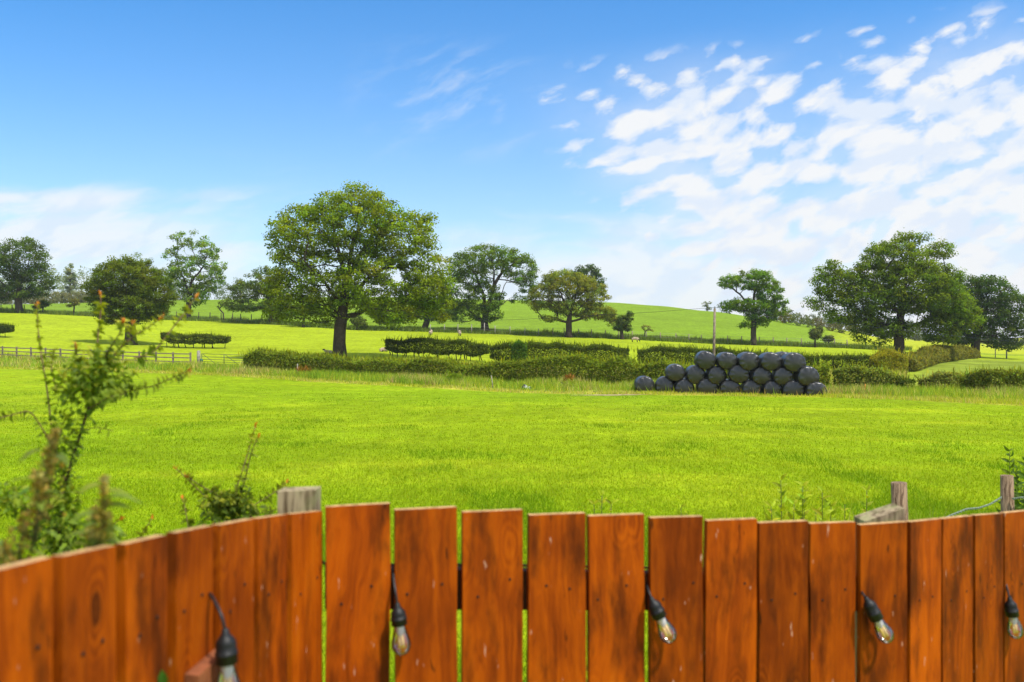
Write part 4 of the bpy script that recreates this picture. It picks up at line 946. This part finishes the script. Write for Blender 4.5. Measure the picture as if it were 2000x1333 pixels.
rng = np.random.default_rng(77)
def fence_panel(label, edges, Yf, rail_row, tops, posts, gapf, zlow=.0, flip=1):
    """edges: [(px left, px right)] of the boards; Yf(px): depth of the face there; tops: [(row left, row right)]"""
    px0 = edges[0][0]; y0 = Yf(px0); b = P(px0, 1000, y0); b[2] = 0
    root = thing('garden_fence', label, 'fence', b)
    for k, ((a, c), (ta, tb)) in enumerate(zip(edges, tops)):
        A = P(a, ta, Yf(a)); B = P(c, tb, Yf(c)); d = unit((B - A) * [1, 1, 0]); nr = np.array([d[1], -d[0], 0])
        if nr[1] > 0: nr = -nr
        th = .0095; lean = rng.normal() * .004; jit = rng.normal() * .002
        n = 10; zs = np.linspace(zlow, 1, n)                       # stations up the board
        V = []
        for i_, t in enumerate(np.linspace(0, 1, n)):
            w = rng.normal(size=2) * .0009 + lean * (t - .5)
            for s_, X0, zt in ((0, A, A[2]), (1, B, B[2])):
                z = zlow + (zt - zlow) * t
                p = np.array([X0[0], X0[1], z]) + d * w[s_]
                V.append(p + nr * jit); V.append(p - nr * (2 * th - jit))
        Q = []; mi = []
        for i_ in range(n - 1):
            o = i_ * 4
            Q += [(o, o + 2, o + 6, o + 4), (o + 1, o + 5, o + 7, o + 3), (o, o + 4, o + 5, o + 1), (o + 2, o + 3, o + 7, o + 6)]; mi += [0, 0, 0, 0]
        o = (n - 1) * 4; Q += [(o, o + 2, o + 3, o + 1), (0, 1, 3, 2)]; mi += [1, 1]
        mb = MB(); mb.add(V, Q); mb.qm = mi
        # nails with a dark pit round each
        zr = ZC - (rail_row(a) - 666.5) / F * Yf(a)
        for f_, dz in ((.24 + rng.normal() * .05, rng.normal() * .010 - .018), (.74 + rng.normal() * .05, rng.normal() * .010 + .004)):
            p = A + (B - A) * f_; p[2] = zr + dz; p = p + nr * (jit + .0006)
            mb.lathe([(0, .0036), (.0010, .0030), (.0014, .0001)], p, nr, 8, 2)
        part('board', mb.mesh('board', [M_board, M_endgrain, M_nail]), root)
    a, c = edges[0][0], edges[-1][1]
    A = P(a, rail_row(a), Yf(a)); B = P(c, rail_row(c), Yf(c)); d = unit(B - A); nr = np.array([d[1], -d[0], 0]); nr = -nr if nr[1] > 0 else nr
    back = -nr * (.019 + .021)
    for dz in (0, -.62):
        mb = MB(); mb.box((A + B) / 2 + back + [0, 0, dz], (B - A) / 2, nr * .019, (0, 0, .049)); part('rail', mb.mesh('rail', M_raildark), root)
    for (pl, pr, row, slope) in posts:
        yy = Yf((pl + pr) / 2) + .22; q0 = P(pl, row + slope, yy); q1 = P(pr, row, yy); w = (q1[0] - q0[0])
        D = w * .4; V = []
        for z0, z1 in ((-.75, -.75), (q0[2], q1[2])):
            V += [(q0[0], yy - D * .5, z0), (q1[0], yy - D * .5, z1), (q1[0], yy + D * 1.2, z1), (q0[0], yy + D * 1.2, z0)]
        mb = MB(); mb.add(V, [(0, 1, 5, 4), (1, 2, 6, 5), (2, 3, 7, 6), (3, 0, 4, 7), (4, 5, 6, 7), (0, 3, 2, 1)])
        part('post', mb.mesh('post', M_mosspost), root)
    return root
# depth of the three panels along the picture: straight lines in plan
def line_depth(A, B):
    """depth where the bearing px meets the plan line A-B"""
    (ax, ay), (bx, by) = A, B
    def f(px):
        t = (px - 1000) / F; dx, dy = bx - ax, by - ay
        s = (t * ay - ax) / (dx - t * dy); return ay + s * dy
    return f
PM = line_depth((-.436, 2.0), (1.13, 2.43))
PR = line_depth((1.13, 2.43), (1.13 + .8387, 2.43 + .5446))
PL = line_depth((-.447, 2.02), (-.447 - .19, 2.02 - .98))
def railM(px): return np.interp(px, [0, 637, 1000, 1400, 1775, 2000], [1330, 1155, 1152, 1158, 1166, 1148])
EM = [(637,762),(773,894),(903,1020),(1034,1144),(1153,1261),(1271,1373),(1379,1477),(1484,1579),(1586,1674),(1681,1771)]
TM = [(991,984),(997,991),(1001,996),(1007,1003),(1009,1005),(1012,1009),(1018,1014),(1022,1018),(1024,1021),(1026,1020)]
fence_panel('orange stained board fence panel with open gaps, facing the field squarely', EM, PM, railM, TM, [(1683,1760,990,26)], .01)
ER = [(1776,1836),(1841,1899),(1904,1958),(1963,2010),(2014,2058),(2062,2104),(2108,2149),(2153,2192),(2196,2233),(2237,2273),(2277,2311)]
TR = [(1020,1014),(1014,1008),(1007,1003),(1003,998),(999,995),(995,992),(992,989),(989,986),(986,984),(984,981),(981,979)]
fence_panel('orange stained board fence panel receding beneath the far twisted wire', ER, PR, railM, TR, [], .01)
EL = [(571,630),(506,562),(428,494),(342,413),(246,325),(124,227),(-20,104),(-250,-42)]
TL = [(1004,998),(1013,1005),(1026,1014),(1042,1028),(1062,1045),(1086,1065),(1120,1089),(1175,1124)]
def railL(px): return np.interp(px, [-300, 0, 300, 440, 632], [1560, 1330, 1212, 1178, 1148])
fence_panel('orange stained close boarded fence panel angled towards the viewer', EL, PL, railL, TL, [(546,619,956,2)], .01)
# small block fixed to the angled panel
bb = P(398, 1318, PL(398)); dl = unit(np.array([.19, .98, 0])); nl_ = np.array([dl[1], -dl[0], 0])
mb = MB(); w_ = .062; V = []
for s_ in (-1, 1):
    for n_ in (.001, .028):
        for z_ in (-.1, .030 + .006 * s_): V.append(bb + dl * w_ * s_ + nl_ * n_ + np.array([0, 0, z_]))
mb.add(V, [(0, 1, 3, 2), (4, 6, 7, 5), (0, 4, 5, 1), (2, 3, 7, 6), (1, 5, 7, 3), (0, 2, 6, 4)])
M_block = simple('block_timber', (.23, .075, .03), .8, .2, 20, .2)
solo('wooden_block', mb.mesh('wooden_block', M_block), bb, 'small reddish wooden block fixed to the angled fence panel', 'block')

# ------------------------------------------------------------------ festoon lights
M_glass, g = mat_new('clear_bulb_glass')
fr = g.add('ShaderNodeFresnel', {'IOR': 1.5})
tr = g.add('ShaderNodeBsdfTransparent', {'Color': (.97, .96, .95, 1)}); gl = g.add('ShaderNodeBsdfGlossy', {'Roughness': .14, 'Color': (1, 1, 1, 1)})
mxg = g.add('ShaderNodeMixShader', {0: g.m('MULTIPLY_ADD', fr.outputs[0], 1.2, .06, clamp=True), 1: tr.outputs[0], 2: gl.outputs[0]})
g.add('ShaderNodeOutputMaterial', {0: mxg.outputs[0]})
M_fil = simple('filament_coating', (.98, .66, .24), .5, .3)
M_stem = simple('glass_stem', (.75, .72, .68), .3, .5)
M_sock = simple('socket_rubber', (.009, .0095, .010), .5, .35, 40, .2)
def bulb(label, cord, s0, s1, Y, scale=1.0):
    """cord: pixels of the cord; s0, s1: pixels of the socket's ends"""
    top = P(s0[0], s0[1], Y); bot = P(s1[0], s1[1], Y); ax = unit(bot - top); L = np.linalg.norm(bot - top)
    root = thing('festoon_light', label, 'light bulb', top, 'clear festoon bulbs hung along the garden fence')
    cp = [P(cord[0][0], cord[0][1], Y + .045)] + [P(q[0], q[1], Y + (.02 if i == 0 else 0)) for i, q in enumerate(cord[1:])] + [top + ax * .004]
    mb = MB()
    cp = np.array(cp); t = np.linspace(0, len(cp) - 1, 14); cps = np.stack([np.interp(t, np.arange(len(cp)), cp[:, k]) for k in range(3)], 1)
    for _ in range(3): cps[1:-1] = (cps[:-2] + 2 * cps[1:-1] + cps[2:]) / 4
    mb.tube(cps, .0032, 8); part('cord', mb.mesh('cord', M_black, True), root)
    k = scale; mb = MB()
    mb.lathe([(-.006, .004), (-.004, .006), (.004, .0075), (.010, .012), (.016, .0165), (.020, .0175), (L * .62, .0178), (L * .64, .0192), (L * .72, .0195), (L * .74, .0182), (L * .98, .0188), (L, .0175), (L - .002, .012)], top, ax, 24); part('socket', mb.mesh('socket', M_sock, True), root)
    mb = MB(); B0 = bot
    mb.lathe([(-.006, .0125), (.004, .0135), (.012, .0150), (.022, .0180), (.034, .0215), (.044, .0232), (.052, .0228), (.060, .0198), (.067, .0145), (.071, .0080), (.0725, .0001)], B0, ax, 24)
    gb = part('glass_bulb', mb.mesh('glass_bulb', M_glass, True), root)
    side = unit(np.cross(ax, [0, 1, 0])); mb = MB()
    for o_ in (-1, 1): mb.tube([B0 + ax * .016 + side * .0035 * o_, B0 + ax * .054 + side * .0045 * o_], .0033, 8)
    part('filament', mb.mesh('filament', M_fil, True), root)
    mb = MB(); mb.lathe([(-.004, .0115), (.012, .0105), (.022, .0075), (.028, .001)], B0, ax, 12); part('stem', mb.mesh('stem', M_stem, True), root)
bulb('clear filament bulb hanging largest beside the small wooden block', [(410,1160),(420,1176),(434,1205)], (440,1234), (443,1296), PL(440) - .10)
bulb('clear filament bulb hanging upright in the first open gap', [(767,1112),(769,1135),(773,1160)], (776,1182), (780,1221), PM(778) - .03)
bulb('clear filament bulb tilted slightly where two central boards meet', [(1262,1140),(1266,1152)], (1272,1170), (1289,1206), PM(1280) - .03)
bulb('clear filament bulb slanting most, in front of the brightest board', [(1677,1149),(1684,1158)], (1692,1170), (1713,1210), PM(1700) - .03)
bulb('clear filament bulb hanging at the outer end of the receding panel', [(1960,1128),(1966,1145)], (1972,1170), (1978,1204), PR(1972) - .03)
def cab(px, Yf, row): return P(px, row, Yf(px) + .042)
cpts = [cab(p_, PL, railL(p_) - 52 * 2.0 / PL(p_)) for p_ in np.linspace(-40, 628, 20)] + [cab(p_, PM, railM(p_) - 52 * 2.0 / PM(p_) + 1.5 * math.sin(p_ * .05)) for p_ in np.linspace(640, 1772, 30)] + [cab(p_, PR, railM(p_) - 52 * 2.0 / PR(p_)) for p_ in np.linspace(1790, 2090, 12)]
mb = MB(); mb.tube(cpts, .0035, 6); solo('light_cable', mb.mesh('light_cable', M_black, True), cpts[20], 'black lighting cable running along the rail behind the boards', 'cable')

# ------------------------------------------------------------------ farm posts and twisted wire just beyond the fence
def farm_post(label, pl, pr, row, Y, lean):
    a = P(pl, row, Y); b = P(pr, row, Y); r_ = (b[0] - a[0]) / 2; c = (a + b) / 2; z0 = float(gz(c[0], Y))
    mb = MB(); mb.tube([(c[0] + lean, Y, z0 - .2), (c[0] + lean * .4, Y, (z0 + c[2]) / 2), (c[0], Y, c[2])], [r_ * 1.1, r_ * 1.05, r_], 12)
    me = mb.mesh('farm_post', M_rough, True); me.polygons.foreach_set('use_smooth', np.array([len(p_.vertices) == 4 for p_ in me.polygons])); return solo('farm_post', me, c, label, 'post')
M_rough, g = mat_new('rough_post')
tcm = g.add('ShaderNodeTexCoord'); ps = g.add('ShaderNodeMapping', {'Vector': tcm.outputs['Object'], 'Scale': (1, 1, .10)}).outputs[0]
gn = g.noise(ps, 60, 5, .65, 1.0)
pc = g.mix(g.sm(gn, .36, .58), (.055, .028, .016), (.30, .21, .13)); pbsd = g.add('ShaderNodeBsdfPrincipled', {'Base Color': pc, 'Roughness': .9, 'Specular IOR Level': .1})
bmp = g.add('ShaderNodeBump', {'Strength': .6, 'Distance': .01, 'Height': gn}); g.l.new(bmp.outputs[0], pbsd.inputs['Normal']); g.add('ShaderNodeOutputMaterial', {0: pbsd.outputs[0]})
farm_post('round weathered farm post behind the slanted mossy fence post', 1741, 1770, 943, 5.6, .06)
farm_post('round weathered farm post holding the twisted green wire beside nettles', 1955, 1978, 929, 7.0, .03)
farm_post('round weathered farm post where the twisted wire ends', 2163, 2183, 915, 8.6, .02)
M_rope = simple('green_twine', (.19, .24, .17), .6, .3, 60)
mb = MB()
wp_ = [(1766, 1030, 5.6), (1800, 1034, 5.95), (1830, 1020, 6.2), (1860, 1006, 6.3), (1888, 995, 6.45), (1912, 993, 6.6), (1935, 985, 6.75), (1956, 972, 6.93)]; wp2 = [(1978, 975, 6.93), (1995, 972, 6.9), (2040, 975, 7.3), (2110, 965, 8.0), (2172, 940, 8.6)]
for w_ in (wp_, wp2):
    c_ = np.array([P(*q) for q in w_]); t = np.linspace(0, len(c_) - 1, 90); cc = np.stack([np.interp(t, np.arange(len(c_)), c_[:, k]) for k in range(3)], 1)
    for ph_ in (0, math.pi):
        a_t = t * 16 + ph_; mb.tube(cc + np.stack([0 * t, np.cos(a_t) * .007, np.sin(a_t) * .006], 1), .0042, 5)
solo('twisted_wire', mb.mesh('twisted_wire', M_rope, True), P(1956, 972, 6.93), 'twisted blue green wire looping down from the round farm post', 'wire')

# ------------------------------------------------------------------ shrubs and weeds near the fence
M_leafn = leafy('shrub_leaf', .45, .5, .15, (1.2, 1.2, .4))
M_stalk = simple('green_stalk', (.12, .13, .04), .7, .2)
def smooth_path(pts, n=24):
    pts = np.array(pts, float); t = np.linspace(0, len(pts) - 1, n); c = np.stack([np.interp(t, np.arange(len(pts)), pts[:, k]) for k in range(3)], 1)
    for _ in range(3): c[1:-1] = (c[:-2] + 2 * c[1:-1] + c[2:]) / 4
    return c
def shrub(name, label, cat, Y, stems, seed, dense, lsize=.032, col=(.15, .235, .02), pale=(.50, .48, .04), depth=.12, tipcol=(.66, .27, .05)):
    """stems: list of (pixel path, radius, leaves, tip?)"""
    rng = np.random.default_rng(seed)
    p0 = P(stems[0][0][0][0], stems[0][0][0][1], Y); root = thing(name, label, cat, p0)
    mb = MB(); B = []; D = []; N = []; S = []; Cc = []
    for path, rad, nlv, tip in stems:
        dy = rng.normal(size=2) * depth
        pts = smooth_path([P(px, py, Y + dy[0] * i_ / max(1, len(path) - 1) * (1 if rad < .006 else .3)) for i_, (px, py) in enumerate(path)])
        mb = MB(); mb.tube(pts, np.linspace(rad, max(.0011, rad * .35), len(pts)), 6); part('stem', mb.mesh('stem', M_thinbark, True), root)
        for q in range(int(nlv * 2.0)):
            t = rng.random() ** .9 * (len(pts) - 2); i_ = int(t); p = pts[i_] + (pts[i_ + 1] - pts[i_]) * (t - i_); ax = unit(pts[i_ + 1] - pts[i_])
            az = rng.random() * 6.28; o_ = unit(np.cross(ax, [math.cos(az), math.sin(az), .3])); d_ = o_ + ax * .45 + np.array([0, 0, -.15])
            B.append(p); D.append(d_); N.append(ax * .9 + o_ * -.3 + rng.normal(size=3) * .25); S.append(lsize * rng.uniform(.55, 1.25) * (1 - .3 * t / len(pts)))
            f_ = (t / len(pts)) ** 1.1 * (1 if tip else .5) * rng.random() ** .4; Cc.append((np.array(col) * (1 - f_) + np.array(pale) * f_) * rng.uniform(.7, 1.3))
        if tip:
            mt = []; e = pts[-1]; ax = unit(pts[-1] - pts[-3]); n_ = 9
            az = rng.random(n_) * 6.28; o_ = unit(np.cross(ax, np.stack([np.cos(az), np.sin(az), .2 + 0 * az], 1)))
            Vt, Ft = leaves(np.repeat(e[None], n_, 0) - ax * rng.uniform(0, .018, (n_, 1)), o_ * .55 + ax * rng.uniform(.4, 1.2, (n_, 1)), ax + o_ * -.5 + rng.normal(size=(n_, 3)) * .2, rng.uniform(.008, .016, n_), 1.0)
            part('shoot_tip', np_mesh('shoot_tip', Vt, Ft, M_leafn, np.repeat(tints(n_, tipcol, rng, .2, .2), 8, 0)), root)
    for (cx, cy, rx, ry, nl) in dense:
        for q in range(int(nl * 1.5)):
            d = unit(rng.normal(size=3)) * rng.random() ** .5; p = P(cx + d[0] * rx, cy - d[2] * ry, Y + d[1] * rx / F * Y)
            B.append(p); D.append(d * [1, 1, 1] + rng.normal(size=3) * .6); N.append(np.array([0, 0, 1]) + rng.normal(size=3) * .5); S.append(lsize * rng.uniform(.55, 1.2)); 
            f_ = .8 * rng.random() ** 2 * (1 if d[2] > 0 else .35); Cc.append((np.array(col) * (1 - f_) + np.array(pale) * f_) * rng.uniform(.65, 1.3))
    V, T = leaves(np.array(B), np.array(D), np.array(N), np.array(S), .95, curl=.22)
    part('foliage', np_mesh('foliage', V, T, M_leafn, np.repeat(np.array(Cc), 8, 0).clip(.002, .8), smooth=False), root)
    return root
YB = 2.35
shrub('thorny_shrub', 'tall thorny shrub with orange shoot tips rising behind the angled fence', 'shrub', YB, [
    ([(118,1110),(115,1020),(128,940),(150,870),(172,800),(190,740),(195,690)], .0055, 150, False),
    ([(190,740),(188,700),(192,650),(197,610),(197,575)], .0028, 30, True),
    ([(100,830),(92,760),(80,690),(74,640),(72,592)], .0024, 22, True),
    ([(128,940),(110,880),(100,830)], .003, 30, False),
    ([(195,720),(225,690),(262,655),(290,640),(318,618)], .0026, 34, True),
    ([(262,700),(300,690),(330,650),(362,610),(384,578)], .0024, 22, True),
    ([(200,770),(250,765),(300,755),(345,735),(372,722)], .0024, 34, True),
    ([(195,720),(215,680),(235,650),(242,625)], .002, 22, True),
    ([(205,720),(235,680),(255,648),(260,630)], .002, 22, True),
    ([(165,780),(155,730),(150,690),(146,672)], .0018, 20, True),
    ([(120,900),(60,800),(20,812),(-15,820)], .0022, 26, False),
    ([(110,760),(100,720),(108,680)], .0018, 16, False),
    ([(172,800),(215,775),(245,770)], .002, 20, False),
    ([(160,840),(190,835),(220,842)], .0012, 4, False),
    ([(118,1040),(80,1010),(40,985),(0,975)], .0022, 50, False),
    ([(110,1080),(150,1060),(195,1048),(240,1010)], .002, 40, True)],
    81, [(190,730,70,50,300),(150,760,50,40,130),(120,860,38,60,120),(112,990,48,80,260),(110,1060,50,40,140),(20,975,40,30,80),(205,1050,40,25,60)], .026)
YS2 = 2.75
shrub('thorny_shrub', 'small sprawling thorny shrub just behind the grey fence post', 'shrub', YS2, [
    ([(445,1045),(450,1000),(460,960),(480,900),(500,828)], .0035, 44, True),
    ([(460,1000),(478,940),(492,880),(506,850)], .0022, 26, True),
    ([(440,1010),(410,980),(375,945),(340,912)], .0024, 30, True),
    ([(450,985),(420,965),(385,945),(362,928)], .002, 22, True),
    ([(455,1010),(500,985),(540,960),(562,940)], .002, 20, True),
    ([(372,1060),(366,1020),(360,985),(355,972)], .0016, 10, True),
    ([(250,1090),(275,1050),(298,1010)], .0016, 14, True),
    ([(480,1010),(520,1000),(545,994)], .0016, 10, False)],
    82, [(425,985,38,30,150),(468,990,40,36,170),(445,1020,55,20,110)], .028, (.10, .155, .02))
def spikes(label, Y, items, seed, col, leafcol):
    rng = np.random.default_rng(seed); root = thing('flowering_weed', label, 'plant', P(items[0][0], items[0][1], Y))
    mb = MB(); Vf = []; Cf = []; B = []; D = []; S = []
    for (bx, by, tx, ty, f0, dens, wpx) in items:
        pts = smooth_path([P(bx, by, Y), P((bx + tx) / 2 + rng.normal() * 5, (by + ty) / 2, Y + rng.normal() * .03), P(tx, ty, Y + rng.normal() * .05)])
        mb = MB(); mb.tube(pts, np.linspace(.003, .001, len(pts)), 5); part('stem', mb.mesh('stem', M_stalk, True), root)
        n = int(dens * .6); t = (f0 + (1 - f0) * rng.random(n)) * (len(pts) - 1); c = np.stack([np.interp(t, np.arange(len(pts)), pts[:, k]) for k in range(3)], 1)
        c = c + rng.normal(size=c.shape) * (wpx / F * Y * .5) * (1.15 - t / len(pts))[:, None]
        V, Q = cards(c, .010 * rng.uniform(.6, 1.4, n), rng, .3); Vf.append(V); Cf.append(np.repeat(tints(n, col, rng, .3, .2), 4, 0))
        for q in range(9):
            i_ = int(rng.integers(0, len(pts) - 2)); az = rng.random() * 6.28; B.append(pts[i_]); D.append((math.cos(az), math.sin(az), .2)); S.append(.045 * rng.uniform(.6, 1.2))
    V = np.concatenate(Vf); part('flower_spike', np_mesh('flower_spike', V, np.arange(len(V)).reshape(-1, 4), M_leafn, np.concatenate(Cf)), root)
    B = np.array(B); V, T = leaves(B, np.array(D), np.array([[0, 0, 1.]]) + rng.normal(size=(len(B), 3)) * .3, np.array(S), .8, curl=.3)
    part('foliage', np_mesh('foliage', V, T, M_leafn, np.repeat(tints(len(B), leafcol, rng, .2, .1), 8, 0)), root)
spikes('fluffy brownish seeding weed close behind the angled fence', 1.32, [(40,1130,52,1000,.0,330,46),(10,1140,5,1060,.0,230,40),(60,1080,108,840,.35,420,34),(70,1060,72,920,.3,240,34),(180,1090,205,935,.3,260,30),(160,1100,185,990,.2,160,26),(190,1090,212,1000,.2,120,24)], 83, (.34, .27, .09), (.2, .28, .06))
def weed(label, Y, stems, seed, col, lsize, name='tall_weed', droop=.25, wide=.75):
    rng = np.random.default_rng(seed); root = thing(name, label, 'plant', on_ground(stems[0][0], Y))
    mb = MB(); B = []; D = []; S = []; N = []
    for px, top, w in stems:
        b = on_ground(px, Y + rng.normal() * .12); t_ = P(px + w, top, b[1]); pts = smooth_path([b, (b + t_) / 2 + rng.normal(size=3) * .015, t_], 20)
        mb = MB(); mb.tube(pts, np.linspace(.006, .002, 20), 5); part('stem', mb.mesh('stem', M_stalk, True), root)
        L = np.linalg.norm(t_ - b); nn = max(8, int(L / .05)); f_ = np.linspace(.1, 1, nn)
        for k, s in enumerate(f_):
            p = pts[0] + 0; i_ = s * 19; p = np.array([np.interp(i_, np.arange(20), pts[:, q]) for q in range(3)])
            for sg in (0, math.pi):
                az = k * 1.57 + sg + rng.normal() * .3; B.append(p); D.append((math.cos(az), math.sin(az), .75 - droop + .5 * s)); S.append(lsize * (1.05 - .65 * s) * rng.uniform(.8, 1.2)); N.append(rng.normal(size=3) * .45 + [0, -.9, .45])
    V, T = leaves(np.array(B), np.array(D), np.array(N), np.array(S), wide, curl=.35)
    part('foliage', np_mesh('foliage', V, T, M_leafn, np.repeat(tints(len(B), col, rng, .22, .1), 8, 0)), root)
weed('clump of willowy weeds with narrow leaves behind the middle of the fence', 5.2, [(1525,938,0),(1545,985,6),(1560,950,8),(1575,975,-4),(1604,962,2),(1615,990,8),(1512,990,-6),(1590,1000,4)], 91, (.34, .42, .03), .14)
weed('pair of small willowy weeds near the slanted mossy post', 5.4, [(1693,958,0),(1652,985,-2),(1712,1000,4)], 92, (.34, .42, .03), .12)
weed('little lone weed peeping over the central boards', 5.0, [(1176,968,0),(1168,985,-8),(1186,985,8)], 93, (.34, .42, .03), .11)
weed('small low weed beside the central boards', 5.0, [(1328,992,2),(1335,1004,6)], 94, (.34, .42, .03), .09)
weed('dark green nettle clump beside the round farm post', 7.2, [(1982,882,-10),(1990,915,-4),(2000,900,4),(2008,925,6),(1988,940,-6),(2015,940,2),(2002,935,-8)], 95, (.10, .18, .025), .16, 'nettle', .5, .8)
rng = np.random.default_rng(5); lb = P(322, 1340, PL(325) - .03)
mb = MB(); mb.tube(smooth_path([lb + [0, 0, -.1], lb + [.002, 0, -.04], lb]), .0015, 5)
wl = thing('ivy_sprig', 'single green leaf poking up beside the wooden block', 'plant', lb)
V, T = leaves(np.array([lb, lb + [0, 0, -.02]]), np.array([[-.25, .1, .9], [.6, 0, .4]]), np.array([[0, -1, .3], [0, -.7, .6]]), np.array([.026, .024]), 1.3)
part('leaf', np_mesh('leaf', V, T, M_leafn, np.repeat(tints(2, (.05, .16, .02), rng), 8, 0)), wl); part('stem', mb.mesh('stem', M_stalk, True), wl)

# ------------------------------------------------------------------ a little summer haze in the air
hz_m = bpy.data.materials.new('summer_haze'); hz_m.use_nodes = True; gh = G(hz_m.node_tree)
pv = gh.add('ShaderNodeVolumePrincipled', {'Color': (.90, .95, 1.0, 1), 'Density': .0002, 'Anisotropy': .2})
gh.add('ShaderNodeOutputMaterial', {'Volume': pv.outputs[0]})
mb = MB(); mb.box((0, 430, 25.5), (1450, 0, 0), (0, 480, 0), (0, 0, 28.5)); hz_o = link('haze', mb.mesh('haze', hz_m)); tag(hz_o, kind='stuff')
